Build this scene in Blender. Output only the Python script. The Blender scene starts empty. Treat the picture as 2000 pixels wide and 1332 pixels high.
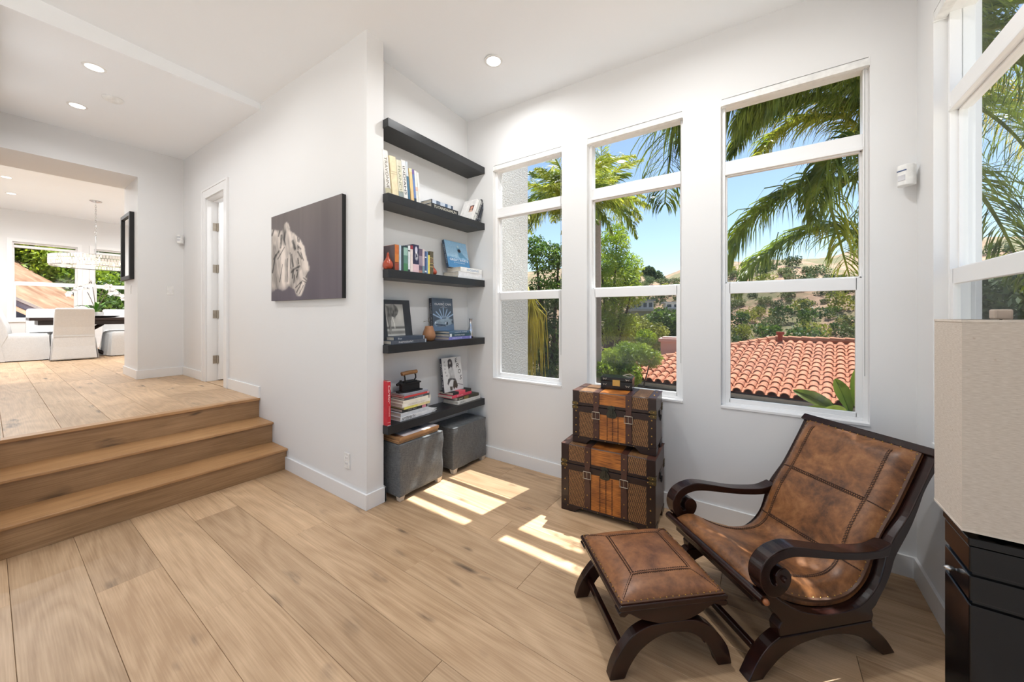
import bpy, bmesh, math, random
import numpy as np
from mathutils import Vector, Matrix, Euler

# ------------------------------------------------------------------ camera, world, sun, exposure
S = bpy.context.scene
COL = S.collection
PI = math.pi
YAW = 0.6084
cam_d = bpy.data.cameras.new('camera')
cam_d.sensor_width = 36.0
cam_d.lens = 36.0 * 716.0 / 2000.0
cam_d.shift_y = -(666.0 - 613.9) / 2000.0
cam_d.clip_start = 0.05
cam_d.clip_end = 1500
cam = bpy.data.objects.new('camera', cam_d)
COL.objects.link(cam)
cam.location = (0, 0, 1.40)
cam.rotation_euler = (PI / 2, 0, YAW)
S.camera = cam

S.view_settings.view_transform = 'Standard'
S.view_settings.look = 'None'
S.view_settings.gamma = 1.0
S.view_settings.use_curve_mapping = False
S.view_settings.exposure = 0.33
S.cycles.use_denoising = True
S.cycles.max_bounces = 10
S.cycles.diffuse_bounces = 6
S.cycles.glossy_bounces = 4
S.cycles.transmission_bounces = 6
S.cycles.transparent_max_bounces = 16
S.cycles.sample_clamp_indirect = 6.0
S.cycles.caustics_reflective = False
S.cycles.caustics_refractive = False

SKY_STRENGTH = 0.165
SUN_STRENGTH = 9.5
DOWNLIGHT_W = 11.0
SUN_TRAVEL = Vector((-0.068, -0.405, -1.0)).normalized()

world = bpy.data.worlds.new('world')
S.world = world
world.use_nodes = True
wn = world.node_tree
wn.nodes.clear()
w_out = wn.nodes.new('ShaderNodeOutputWorld')
w_bg = wn.nodes.new('ShaderNodeBackground')
w_sky = wn.nodes.new('ShaderNodeTexSky')
w_sky.sky_type = 'NISHITA'
w_sky.sun_disc = False
w_sky.sun_elevation = math.asin(-SUN_TRAVEL.z)
w_sky.sun_rotation = math.atan2(-SUN_TRAVEL.x, -SUN_TRAVEL.y)
w_sky.altitude = 200
w_sky.air_density = 1.0
w_sky.dust_density = 0.7
w_sky.ozone_density = 1.5
w_bg.inputs['Strength'].default_value = SKY_STRENGTH
wn.links.new(w_sky.outputs[0], w_bg.inputs[0])
wn.links.new(w_bg.outputs[0], w_out.inputs[0])

sun_d = bpy.data.lights.new('sun', 'SUN')
sun_d.energy = SUN_STRENGTH
sun_d.angle = math.radians(0.55)
sun_d.color = (1.0, 0.99, 0.97)
sun = bpy.data.objects.new('sun', sun_d)
COL.objects.link(sun)
sun.rotation_euler = SUN_TRAVEL.to_track_quat('-Z', 'Y').to_euler()
sun.location = (0, 20, 40)

rnd = random.Random(7)
nrs = np.random.RandomState(11)


# ------------------------------------------------------------------ helpers
def lin(r, g, b):
    def f(c):
        c = c / 255.0
        return c / 12.92 if c <= 0.04045 else ((c + 0.055) / 1.055) ** 2.4
    return (f(r), f(g), f(b), 1.0)


class NT:
    """tiny node-tree writer"""
    def __init__(self, name):
        self.m = bpy.data.materials.new(name)
        self.m.use_nodes = True
        self.t = self.m.node_tree
        self.t.nodes.clear()
        self.out = self.t.nodes.new('ShaderNodeOutputMaterial')

    def n(self, kind, ins=None, **props):
        nd = self.t.nodes.new('ShaderNode' + kind)
        for k, v in props.items():
            setattr(nd, k, v)
        if ins:
            for k, v in ins.items():
                if isinstance(v, bpy.types.NodeSocket):
                    self.t.links.new(v, nd.inputs[k])
                else:
                    nd.inputs[k].default_value = v
        return nd

    def ramp(self, fac, stops, interp='LINEAR'):
        nd = self.t.nodes.new('ShaderNodeValToRGB')
        nd.color_ramp.interpolation = interp
        el = nd.color_ramp.elements
        while len(el) < len(stops):
            el.new(0.5)
        for e, (p, c) in zip(el, stops):
            e.position = p
            e.color = c
        self.t.links.new(fac, nd.inputs[0])
        return nd.outputs[0]

    def mix(self, fac, a, b, blend='MIX'):
        nd = self.t.nodes.new('ShaderNodeMix')
        nd.data_type = 'RGBA'
        nd.blend_type = blend
        for idx, v in ((0, fac), (6, a), (7, b)):
            if isinstance(v, bpy.types.NodeSocket):
                self.t.links.new(v, nd.inputs[idx])
            else:
                nd.inputs[idx].default_value = v
        return nd.outputs[2]

    def math(self, op, a, b=0.0):
        nd = self.t.nodes.new('ShaderNodeMath')
        nd.operation = op
        for i, v in enumerate((a, b)):
            if isinstance(v, bpy.types.NodeSocket):
                self.t.links.new(v, nd.inputs[i])
            else:
                nd.inputs[i].default_value = v
        return nd.outputs[0]

    def coords(self, scale=(1, 1, 1), rnd_off=True, rot=(0, 0, 0)):
        tc = self.n('TexCoord')
        src = tc.outputs['Object']
        mp = self.n('Mapping', {'Scale': scale, 'Rotation': rot})
        if rnd_off:
            oi = self.n('ObjectInfo')
            k = self.math('MULTIPLY', oi.outputs['Random'], 37.0)
            cb = self.n('CombineXYZ', {0: k, 1: k, 2: k})
            ad = self.n('VectorMath', {0: src, 1: cb.outputs[0]}, operation='ADD')
            src = ad.outputs[0]
        self.t.links.new(src, mp.inputs['Vector'])
        return mp.outputs[0]

    def rand(self):
        return self.n('ObjectInfo').outputs['Random']

    def bsdf(self, color, rough=0.5, metal=0.0, bump=None, bstr=0.2, bdist=0.01, **extra):
        b = self.n('BsdfPrincipled')
        for k, v in (('Base Color', color), ('Roughness', rough), ('Metallic', metal)):
            if isinstance(v, bpy.types.NodeSocket):
                self.t.links.new(v, b.inputs[k])
            else:
                b.inputs[k].default_value = v
        for k, v in extra.items():
            k = k.replace('_', ' ')
            if isinstance(v, bpy.types.NodeSocket):
                self.t.links.new(v, b.inputs[k])
            else:
                b.inputs[k].default_value = v
        if bump is not None:
            bp = self.n('Bump', {'Height': bump, 'Strength': bstr, 'Distance': bdist})
            self.t.links.new(bp.outputs[0], b.inputs['Normal'])
        return b

    def done(self, shader):
        self.t.links.new(shader.outputs[0], self.out.inputs[0])
        return self.m


_flat = {}


def flat(r, g, b, rough=0.5, metal=0.0, var=0.10):
    """plain coloured surface with a little procedural mottling"""
    key = (r, g, b, rough, metal)
    if key in _flat:
        return _flat[key]
    t = NT('colour_%d_%d_%d' % (r, g, b))
    co = t.coords((9, 9, 9))
    no = t.n('TexNoise', {'Vector': co, 'Scale': 3.0, 'Detail': 4.0})
    c = lin(r, g, b)
    lo = (c[0] * (1 - var), c[1] * (1 - var), c[2] * (1 - var), 1)
    hi = (min(1, c[0] * (1 + var)), min(1, c[1] * (1 + var)), min(1, c[2] * (1 + var)), 1)
    col = t.ramp(no.outputs[0], [(0.3, lo), (0.7, hi)])
    _flat[key] = t.done(t.bsdf(col, rough, metal))
    return _flat[key]


class MB:
    """collects boxes, tubes, prisms and sheets; build() links them as ONE mesh object"""
    def __init__(self):
        self.v = []
        self.f = []

    def add(self, vs, fs, M=None):
        o = len(self.v)
        if M is not None:
            vs = [tuple(M @ Vector(p)) for p in vs]
        self.v.extend([tuple(p) for p in vs])
        self.f.extend([tuple(i + o for i in f) for f in fs])
        return self

    def box(self, x0, x1, y0, y1, z0, z1, M=None):
        vs = [(x0, y0, z0), (x1, y0, z0), (x1, y1, z0), (x0, y1, z0), (x0, y0, z1), (x1, y0, z1), (x1, y1, z1), (x0, y1, z1)]
        fs = [(3, 2, 1, 0), (4, 5, 6, 7), (0, 1, 5, 4), (1, 2, 6, 5), (2, 3, 7, 6), (3, 0, 4, 7)]
        return self.add(vs, fs, M)

    def prism(self, pts, y0, y1, M=None):
        """closed outline in the local XZ plane, extruded along Y"""
        n = len(pts)
        vs = [(x, y0, z) for x, z in pts] + [(x, y1, z) for x, z in pts]
        fs = [tuple(range(n)), tuple(range(2 * n - 1, n - 1, -1))]
        fs += [(i + n, (i + 1) % n + n, (i + 1) % n, i) for i in range(n)]
        return self.add(vs, fs, M)

    def prism_z(self, pts, z0, z1, M=None):
        n = len(pts)
        vs = [(x, y, z0) for x, y in pts] + [(x, y, z1) for x, y in pts]
        fs = [tuple(range(n - 1, -1, -1)), tuple(range(n, 2 * n))]
        fs += [(i, (i + 1) % n, (i + 1) % n + n, i + n) for i in range(n)]
        return self.add(vs, fs, M)

    def tube(self, path, rad, seg=8, M=None, cap=True):
        P = [Vector(p) for p in path]
        n = len(P)
        rs = rad if isinstance(rad, (list, tuple)) else [rad] * n
        vs, fs = [], []
        up = Vector((0, 0, 1))
        prev = None
        for i in range(n):
            d = (P[min(i + 1, n - 1)] - P[max(i - 1, 0)]).normalized()
            a = d.cross(up)
            if a.length < 1e-3:
                a = d.cross(Vector((1, 0, 0)))
            a.normalize()
            if prev is not None and a.dot(prev) < 0:
                a = -a
            prev = a
            b = d.cross(a).normalized()
            for k in range(seg):
                th = 2 * PI * k / seg
                vs.append(P[i] + (a * math.cos(th) + b * math.sin(th)) * rs[i])
        for i in range(n - 1):
            for k in range(seg):
                k2 = (k + 1) % seg
                fs.append((i * seg + k, i * seg + k2, (i + 1) * seg + k2, (i + 1) * seg + k))
        if cap:
            fs.append(tuple(range(seg - 1, -1, -1)))
            fs.append(tuple((n - 1) * seg + k for k in range(seg)))
        return self.add(vs, fs, M)

    def lathe(self, prof, seg=20, M=None):
        vs, fs = [], []
        n = len(prof)
        for r, z in prof:
            for k in range(seg):
                th = 2 * PI * k / seg
                vs.append((r * math.cos(th), r * math.sin(th), z))
        for i in range(n - 1):
            for k in range(seg):
                k2 = (k + 1) % seg
                fs.append((i * seg + k, i * seg + k2, (i + 1) * seg + k2, (i + 1) * seg + k))
        fs.append(tuple(range(seg - 1, -1, -1)))
        fs.append(tuple((n - 1) * seg + k for k in range(seg)))
        return self.add(vs, fs, M)

    def sphere(self, c, r, seg=8, rings=6, sc=(1, 1, 1)):
        prof = []
        vs, fs = [], []
        for i in range(1, rings):
            ph = PI * i / rings
            for k in range(seg):
                th = 2 * PI * k / seg
                vs.append((c[0] + r * sc[0] * math.sin(ph) * math.cos(th), c[1] + r * sc[1] * math.sin(ph) * math.sin(th), c[2] + r * sc[2] * math.cos(ph)))
        for i in range(rings - 2):
            for k in range(seg):
                k2 = (k + 1) % seg
                fs.append((i * seg + k2, i * seg + k, (i + 1) * seg + k, (i + 1) * seg + k2))
        t = len(vs)
        vs.append((c[0], c[1], c[2] + r * sc[2]))
        vs.append((c[0], c[1], c[2] - r * sc[2]))
        for k in range(seg):
            k2 = (k + 1) % seg
            fs.append((k, k2, t))
            fs.append(((rings - 2) * seg + k2, (rings - 2) * seg + k, t + 1))
        return self.add(vs, fs)

    def sheet(self, rows, M=None, closed=False):
        """rows: list of equally long point rows"""
        n, m = len(rows), len(rows[0])
        vs = [p for r in rows for p in r]
        fs = [(i * m + j, i * m + j + 1, (i + 1) * m + j + 1, (i + 1) * m + j) for i in range(n - 1) for j in range(m - 1)]
        if closed:
            fs += [(i * m + m - 1, i * m, (i + 1) * m, (i + 1) * m + m - 1) for i in range(n - 1)]
        return self.add(vs, fs, M)

    def mesh(self, name):
        me = bpy.data.meshes.new(name)
        me.from_pydata(self.v, [], self.f)
        me.update()
        return me

    def build(self, name, mat, parent=None, bevel=0.0, smooth=False, seg=2, fix=True):
        me = self.mesh(name)
        if fix:
            bm = bmesh.new()
            bm.from_mesh(me)
            bmesh.ops.recalc_face_normals(bm, faces=bm.faces)
            bm.to_mesh(me)
            bm.free()
        me.materials.append(mat)
        return link(name, me, parent, bevel, smooth, seg)


def link(name, me, parent=None, bevel=0.0, smooth=False, seg=2):
    o = bpy.data.objects.new(name, me)
    COL.objects.link(o)
    if parent is not None:
        o.parent = parent
    if smooth:
        me.polygons.foreach_set('use_smooth', [True] * len(me.polygons))
        if bevel == 0.0 and smooth != 'all':
            try:
                me.set_sharp_from_angle(angle=math.radians(42))
            except Exception:
                pass
    if bevel > 0:
        md = o.modifiers.new('bevel', 'BEVEL')
        md.width = bevel
        md.segments = seg
        md.limit_method = 'ANGLE'
        md.angle_limit = math.radians(35)
        md.harden_normals = False
    return o


def thing(name, label, cat, loc=(0, 0, 0), rz=0.0, group=None):
    o = bpy.data.objects.new(name, None)
    COL.objects.link(o)
    o.location = loc
    o.rotation_euler = (0, 0, rz)
    o.empty_display_size = 0.1
    return tag(o, label, cat, group)


def tag(o, label, cat, group=None):
    o['label'] = label
    o['category'] = cat
    if group:
        o['group'] = group
    return o


def struct(o):
    o['kind'] = 'structure'
    return o


def stuff(o):
    o['kind'] = 'stuff'
    return o


def dup(o, parent=None):
    c = o.copy()
    COL.objects.link(c)
    if parent is not None:
        c.parent = parent
    for ch in list(o.children):
        dup(ch, c)
    return c


def spline(pts, per=6, closed=False):
    """Catmull-Rom through 2D or 3D points"""
    P = [Vector(p) if len(p) == 3 else Vector((p[0], p[1], 0)) for p in pts]
    n = len(P)
    out = []
    rng = range(n if closed else n - 1)
    for i in rng:
        p0 = P[(i - 1) % n] if closed else P[max(i - 1, 0)]
        p1, p2 = P[i % n], P[(i + 1) % n]
        p3 = P[(i + 2) % n] if closed else P[min(i + 2, n - 1)]
        for k in range(per):
            t = k / per
            q = 0.5 * ((2 * p1) + (p2 - p0) * t + (2 * p0 - 5 * p1 + 4 * p2 - p3) * t * t + (3 * p1 - p0 - 3 * p2 + p3) * t ** 3)
            out.append(q)
    if not closed:
        out.append(P[-1])
    d = len(pts[0])
    return [tuple(q[:d]) for q in out]


def holed_wall(axis, a0, a1, z0, z1, t0, t1, holes):
    """wall running along axis 'x' or 'y' between a0..a1, thickness t0..t1, rectangular holes (b0,b1,zb,zt)"""
    us = sorted({a0, a1} | {h[0] for h in holes} | {h[1] for h in holes})
    mb = MB()
    for u0, u1 in zip(us, us[1:]):
        zs = [z0]
        hs = sorted([h for h in holes if h[0] < (u0 + u1) / 2 < h[1]], key=lambda h: h[2])
        spans = []
        zc = z0
        for h in hs:
            if h[2] > zc:
                spans.append((zc, h[2]))
            zc = h[3]
        if zc < z1:
            spans.append((zc, z1))
        for s0, s1 in spans:
            if axis == 'x':
                mb.box(u0, u1, t0, t1, s0, s1)
            else:
                mb.box(t0, t1, u0, u1, s0, s1)
    return mb


def lettering(body, w, h, mat, parent, M, name='lettering', depth=0.0006, shear=0.0):
    """flat print made of real letter shapes, fitted into w x h, local XY plane -> M"""
    cu = bpy.data.curves.new('text', 'FONT')
    cu.body = body
    cu.extrude = 0.0
    cu.resolution_u = 3
    cu.shear = shear
    cu.fill_mode = 'BOTH'
    tmp = bpy.data.objects.new('text', cu)
    COL.objects.link(tmp)
    dg = bpy.context.evaluated_depsgraph_get()
    me = bpy.data.meshes.new_from_object(tmp.evaluated_get(dg))
    bpy.data.objects.remove(tmp)
    bpy.data.curves.remove(cu)
    co = np.empty(len(me.vertices) * 3)
    me.vertices.foreach_get('co', co)
    co = co.reshape(-1, 3)
    mn, mx = co.min(0), co.max(0)
    sx = w / max(1e-6, mx[0] - mn[0])
    sy = h / max(1e-6, mx[1] - mn[1])
    co[:, 0] = (co[:, 0] - (mn[0] + mx[0]) / 2) * sx
    co[:, 1] = (co[:, 1] - (mn[1] + mx[1]) / 2) * sy
    co[:, 2] = depth
    me.vertices.foreach_set('co', co.ravel())
    me.transform(M)
    me.materials.clear()
    me.materials.append(mat)
    me.name = name
    return link(name, me, parent)


def sdf_poly(px, py, poly):
    """signed distance (negative inside) from points to polygon"""
    P = np.array(poly, float)
    d = np.full(px.shape, 1e9)
    ins = np.zeros(px.shape, bool)
    n = len(P)
    for i in range(n):
        a, b = P[i], P[(i + 1) % n]
        e = b - a
        wx, wy = px - a[0], py - a[1]
        t = np.clip((wx * e[0] + wy * e[1]) / (e @ e + 1e-12), 0, 1)
        d = np.minimum(d, np.hypot(wx - e[0] * t, wy - e[1] * t))
        c = ((a[1] > py) != (b[1] > py)) & (px < (b[0] - a[0]) * (py - a[1]) / (b[1] - a[1] + 1e-12) + a[0])
        ins ^= c
    return np.where(ins, -d, d)


def sd_line(px, py, pts):
    d = np.full(px.shape, 1e9)
    for a, b in zip(pts, pts[1:]):
        a, b = np.array(a, float), np.array(b, float)
        e = b - a
        wx, wy = px - a[0], py - a[1]
        t = np.clip((wx * e[0] + wy * e[1]) / (e @ e + 1e-12), 0, 1)
        d = np.minimum(d, np.hypot(wx - e[0] * t, wy - e[1] * t))
    return d


def smooth01(x):
    x = np.clip(x, 0, 1)
    return x * x * (3 - 2 * x)


def vnoise(x, y, seed=0):
    """value noise, vectorised"""
    def h(i, j):
        q = np.sin(i * 127.1 + j * 311.7 + seed * 74.7) * 43758.5453
        return q - np.floor(q)
    xi, yi = np.floor(x), np.floor(y)
    fx, fy = smooth01(x - xi), smooth01(y - yi)
    a, b = h(xi, yi), h(xi + 1, yi)
    c, d = h(xi, yi + 1), h(xi + 1, yi + 1)
    return (a * (1 - fx) + b * fx) * (1 - fy) + (c * (1 - fx) + d * fx) * fy


_print_mat = None


def printed(name, w, h, nx, ny, func, parent, M, rough=0.45):
    """flat printed picture: fine grid in local XY (0..w, 0..h) whose vertex colours are the print"""
    global _print_mat
    if _print_mat is None:
        t = NT('printed_surface')
        at = t.n('Attribute', attribute_name='print')
        _print_mat = t.done(t.bsdf(at.outputs['Color'], rough))
    u, v = np.meshgrid(np.linspace(0, 1, nx), np.linspace(0, 1, ny))
    rgb = np.clip(func(u, v), 0, 1)
    rgb = np.where(rgb <= 0.04045, rgb / 12.92, ((rgb + 0.055) / 1.055) ** 2.4)
    me = bpy.data.meshes.new(name)
    co = np.stack([u * w, v * h, np.zeros_like(u)], -1).reshape(-1, 3)
    idx = np.arange(nx * ny).reshape(ny, nx)
    q = np.stack([idx[:-1, :-1], idx[:-1, 1:], idx[1:, 1:], idx[1:, :-1]], -1).reshape(-1, 4)
    me.from_pydata(co.tolist(), [], q.tolist())
    at = me.color_attributes.new('print', 'FLOAT_COLOR', 'POINT')
    at.data.foreach_set('color', np.concatenate([rgb, np.ones(rgb.shape[:2] + (1,))], -1).astype(np.float32).ravel())
    me.transform(M)
    me.materials.append(_print_mat)
    return link(name, me, parent)


def basis(o, ex, ey):
    """matrix taking local X,Y,Z to ex, ey, ex x ey at origin o"""
    ex, ey = Vector(ex).normalized(), Vector(ey).normalized()
    ez = ex.cross(ey)
    M = Matrix.Identity(4)
    for i in range(3):
        M[i][0], M[i][1], M[i][2], M[i][3] = ex[i], ey[i], ez[i], o[i]
    return M


def T(x, y, z):
    return Matrix.Translation((x, y, z))


def RX(a):
    return Matrix.Rotation(a, 4, 'X')


def RY(a):
    return Matrix.Rotation(a, 4, 'Y')


def RZ(a):
    return Matrix.Rotation(a, 4, 'Z')

# ------------------------------------------------------------------ materials
def paint(name, c, rough=0.6):
    t = NT(name)
    co = t.coords((1, 1, 1), False)
    n1 = t.n('TexNoise', {'Vector': co, 'Scale': 180.0, 'Detail': 3.0})
    n2 = t.n('TexNoise', {'Vector': co, 'Scale': 1.3, 'Detail': 2.0})
    col = t.ramp(n2.outputs[0], [(0.3, (c[0] * .985, c[1] * .985, c[2] * .985, 1)), (0.7, (c[0], c[1], c[2], 1))])
    return t.done(t.bsdf(col, rough, bump=n1.outputs[0], bstr=0.05, bdist=0.002))


M_wall = paint('wall_paint', (0.78, 0.78, 0.78))
M_ceil = paint('ceiling_paint', (0.90, 0.92, 0.94), 0.75)
M_trim = paint('trim_paint', (0.83, 0.83, 0.83), 0.35)
M_vinyl = paint('window_vinyl', (0.86, 0.86, 0.86), 0.3)


def oak(name, a, b, dark, knots=1.0, rough=0.42, bright=0.16, turn=0.0, ring=0.13, kd=0.44):
    t = NT(name)
    co = t.coords((1, 1, 1), rot=(0, 0, turn))
    # broad cathedral figure: rings of a stretched, warped distance field
    st = t.n('Mapping', {'Vector': co, 'Scale': (0.55, 3.2, 3.2)})
    warp = t.n('TexNoise', {'Vector': st.outputs[0], 'Scale': 1.0, 'Detail': 1.5, 'Roughness': 0.45})
    rings = t.math('FRACT', t.math('MULTIPLY', warp.outputs[0], 15.0))
    rings = t.math('ABSOLUTE', t.math('SUBTRACT', t.math('MULTIPLY', rings, 2.0), 1.0))
    fg = t.n('Mapping', {'Vector': co, 'Scale': (4.0, 150.0, 150.0)})
    fine = t.n('TexNoise', {'Vector': fg.outputs[0], 'Scale': 1.0, 'Detail': 4.0})
    big = t.n('TexNoise', {'Vector': co, 'Scale': 1.3, 'Detail': 4.0, 'Roughness': 0.6})
    f = t.math('ADD', t.math('MULTIPLY', rings, ring), t.math('ADD', t.math('MULTIPLY', fine.outputs[0], 0.44), t.math('MULTIPLY', big.outputs[0], 0.47)))
    col = t.ramp(f, [(0.36, a), (0.74, b)])
    # knots and dark checks, drawn out along the grain
    km = t.n('Mapping', {'Vector': co, 'Scale': (2.6, 7.5, 7.5)})
    kn = t.n('TexNoise', {'Vector': km.outputs[0], 'Scale': 1.0, 'Detail': 1.0, 'Distortion': 0.3})
    kw = t.n('VectorMath', {0: km.outputs[0], 1: kn.outputs['Color']}, operation='ADD')
    vo = t.n('TexVoronoi', {'Vector': kw.outputs[0], 'Scale': 1.0, 'Randomness': 1.0}, voronoi_dimensions='3D')
    k1 = t.ramp(vo.outputs['Distance'], [(0.07, (1, 1, 1, 1)), (0.26, (0, 0, 0, 1))])
    k2 = t.ramp(t.n('TexNoise', {'Vector': co, 'Scale': 2.3, 'Detail': 1.0}).outputs[0], [(kd, (0, 0, 0, 1)), (kd + 0.12, (1, 1, 1, 1))])
    ck = t.n('Mapping', {'Vector': co, 'Scale': (7.0, 60.0, 60.0)})
    cks = t.ramp(t.n('TexNoise', {'Vector': ck.outputs[0], 'Scale': 1.0, 'Detail': 2.0}).outputs[0], [(0.40, (.35, .35, .35, 1)), (0.56, (1, 1, 1, 1))])
    kf = t.math('MULTIPLY', t.math('MULTIPLY', t.math('MULTIPLY', k1, k2), cks), 0.62 * knots)
    col = t.mix(kf, col, dark)
    r = t.math('ADD', t.math('MULTIPLY', t.rand(), bright), 1.0 - bright / 2)
    cb = t.n('CombineColor', {0: r, 1: r, 2: r})
    col = t.mix(1.0, col, cb.outputs[0], 'MULTIPLY')
    return t.done(t.bsdf(col, rough, bump=fine.outputs[0], bstr=0.10, bdist=0.002))


M_oak = oak('oak_plank', lin(170, 138, 104), lin(214, 182, 146), lin(56, 44, 38), knots=1.3, bright=0.26)
M_tread = oak('oak_tread', lin(160, 118, 76), lin(206, 162, 114), lin(70, 48, 34), knots=0.9, turn=PI / 2, ring=0.06)
M_riser = oak('oak_riser', lin(140, 108, 74), lin(186, 150, 112), lin(54, 40, 32), knots=1.6, turn=PI / 2, ring=0.07, kd=0.22)
M_sub = flat(110, 86, 62, 0.9)


def mahogany():
    t = NT('dark_mahogany')
    co = t.coords((4, 40, 40))
    no = t.n('TexNoise', {'Vector': co, 'Scale': 1.0, 'Detail': 4.0, 'Distortion': 0.5})
    col = t.ramp(no.outputs[0], [(0.3, lin(22, 9, 7)), (0.7, lin(46, 19, 13))])
    return t.done(t.bsdf(col, 0.26, Specular_IOR_Level=0.35, Coat_Weight=0.18, Coat_Roughness=0.10))


M_mahog = mahogany()


def leather(name, a, b, c):
    t = NT(name)
    co = t.coords((1, 1, 1), False)
    n1 = t.n('TexNoise', {'Vector': co, 'Scale': 6.5, 'Detail': 6.0, 'Roughness': 0.65, 'Distortion': 0.8})
    n2 = t.n('TexNoise', {'Vector': co, 'Scale': 34.0, 'Detail': 5.0, 'Roughness': 0.7})
    f = t.math('ADD', t.math('MULTIPLY', n1.outputs[0], 0.72), t.math('MULTIPLY', n2.outputs[0], 0.28))
    col = t.ramp(f, [(0.36, a), (0.52, b), (0.68, c)])
    fine = t.n('TexVoronoi', {'Vector': co, 'Scale': 260.0})
    return t.done(t.bsdf(col, 0.40, bump=fine.outputs['Distance'], bstr=0.10, bdist=0.001))


M_leather = leather('aged_brown_leather', lin(72, 44, 26), lin(130, 84, 48), lin(168, 116, 72))
M_leather2 = leather('tan_brown_leather', lin(98, 62, 40), lin(140, 92, 58), lin(170, 116, 74))
M_piping = flat(84, 52, 30, 0.5)
M_thread = flat(58, 36, 24, 0.8)
M_brass = flat(190, 150, 84, 0.3, 0.9)
M_steel = flat(200, 200, 200, 0.25, 1.0)
M_nickel = flat(176, 166, 152, 0.35, 0.8)
M_iron = flat(34, 32, 32, 0.55, 0.4)
M_shelf = flat(30, 32, 35, 0.38)
M_black = flat(7, 7, 9, 0.20)
M_blackframe = flat(20, 19, 20, 0.5)
M_page = flat(214, 206, 192, 0.8)
M_whitep = flat(232, 232, 230, 0.4)


def fabric(name, a, b, scale=420.0, rough=0.9):
    t = NT(name)
    co = t.coords((1, 1, 1))
    w1 = t.n('Mapping', {'Vector': co, 'Scale': (30, 30, 400)})
    n1 = t.n('TexNoise', {'Vector': w1.outputs[0], 'Scale': 1.0, 'Detail': 2.0})
    w2 = t.n('Mapping', {'Vector': co, 'Scale': (400, 400, 20)})
    n2 = t.n('TexNoise', {'Vector': w2.outputs[0], 'Scale': 1.0, 'Detail': 2.0})
    f = t.math('MULTIPLY', t.math('ADD', n1.outputs[0], n2.outputs[0]), 0.5)
    col = t.ramp(f, [(0.35, a), (0.65, b)])
    return t.done(t.bsdf(col, rough, bump=f, bstr=0.25, bdist=0.002, Sheen_Weight=0.1))


M_pouf = fabric('charcoal_linen', lin(66, 68, 70), lin(112, 115, 116), rough=0.62)
M_slip = fabric('white_slipcover', lin(198, 198, 197), lin(214, 214, 213))


def shade_mat():
    t = NT('linen_lamp_shade')
    co = t.coords((1, 1, 1), False)
    w1 = t.n('Mapping', {'Vector': co, 'Scale': (60, 60, 500)})
    n1 = t.n('TexNoise', {'Vector': w1.outputs[0], 'Scale': 1.0, 'Detail': 2.0})
    sp = t.n('TexNoise', {'Vector': co, 'Scale': 60.0, 'Detail': 1.0})
    col = t.ramp(n1.outputs[0], [(0.3, lin(206, 194, 180)), (0.7, lin(226, 216, 204))])
    fl = t.ramp(sp.outputs[0], [(0.22, (1, 1, 1, 1)), (0.27, (0, 0, 0, 1))])
    col = t.mix(t.math('MULTIPLY', fl, 0.35), col, lin(170, 140, 110))
    d = t.bsdf(col, 0.9)
    tr = t.n('BsdfTranslucent', {'Color': col})
    mx = t.n('MixShader', {0: 0.15})
    t.t.links.new(d.outputs[0], mx.inputs[1])
    t.t.links.new(tr.outputs[0], mx.inputs[2])
    return t.done(mx)


M_shade = shade_mat()


def glass_mat(name, tint=(1, 1, 1, 1), refl=1.0):
    t = NT(name)
    tr = t.n('BsdfTransparent', {'Color': tint})
    gl = t.n('BsdfGlossy', {'Roughness': 0.0})
    lw = t.n('LayerWeight', {'Blend': 0.5})
    f = t.math('MULTIPLY', t.math('ADD', t.math('MULTIPLY', t.math('POWER', lw.outputs['Facing'], 5.0), 0.9), 0.035), refl)
    mx = t.n('MixShader', {0: f})
    t.t.links.new(tr.outputs[0], mx.inputs[1])
    t.t.links.new(gl.outputs[0], mx.inputs[2])
    return t.done(mx)


M_glass = glass_mat('window_glass', (0.985, 0.995, 0.99, 1), 0.22)


def screen_mat():
    t = NT('insect_screen_mesh')
    tr = t.n('BsdfTransparent', {'Color': (1, 1, 1, 1)})
    d = t.n('BsdfDiffuse', {'Color': lin(70, 72, 74)})
    mx = t.n('MixShader', {0: 0.26})
    t.t.links.new(tr.outputs[0], mx.inputs[1])
    t.t.links.new(d.outputs[0], mx.inputs[2])
    return t.done(mx)


M_screen = screen_mat()


def emit(name, c, s):
    t = NT(name)
    e = t.n('Emission', {'Color': c, 'Strength': s})
    return t.done(e)


M_bulb = emit('lit_diffuser', (1.0, 0.97, 0.92, 1), 6.0)


def leaf_mat(name, a, b, trans=0.45, scale=3.0, rough=0.5):
    t = NT(name)
    co = t.coords((1, 1, 1), True)
    n = t.n('TexNoise', {'Vector': co, 'Scale': scale, 'Detail': 3.0})
    col = t.ramp(n.outputs[0], [(0.32, a), (0.68, b)])
    d = t.bsdf(col, rough)
    tr = t.n('BsdfTranslucent', {'Color': t.mix(0.35, col, (1.0, 0.9, 0.2, 1), 'MULTIPLY')})
    mx = t.n('MixShader', {0: trans})
    t.t.links.new(d.outputs[0], mx.inputs[1])
    t.t.links.new(tr.outputs[0], mx.inputs[2])
    return t.done(mx)


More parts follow.
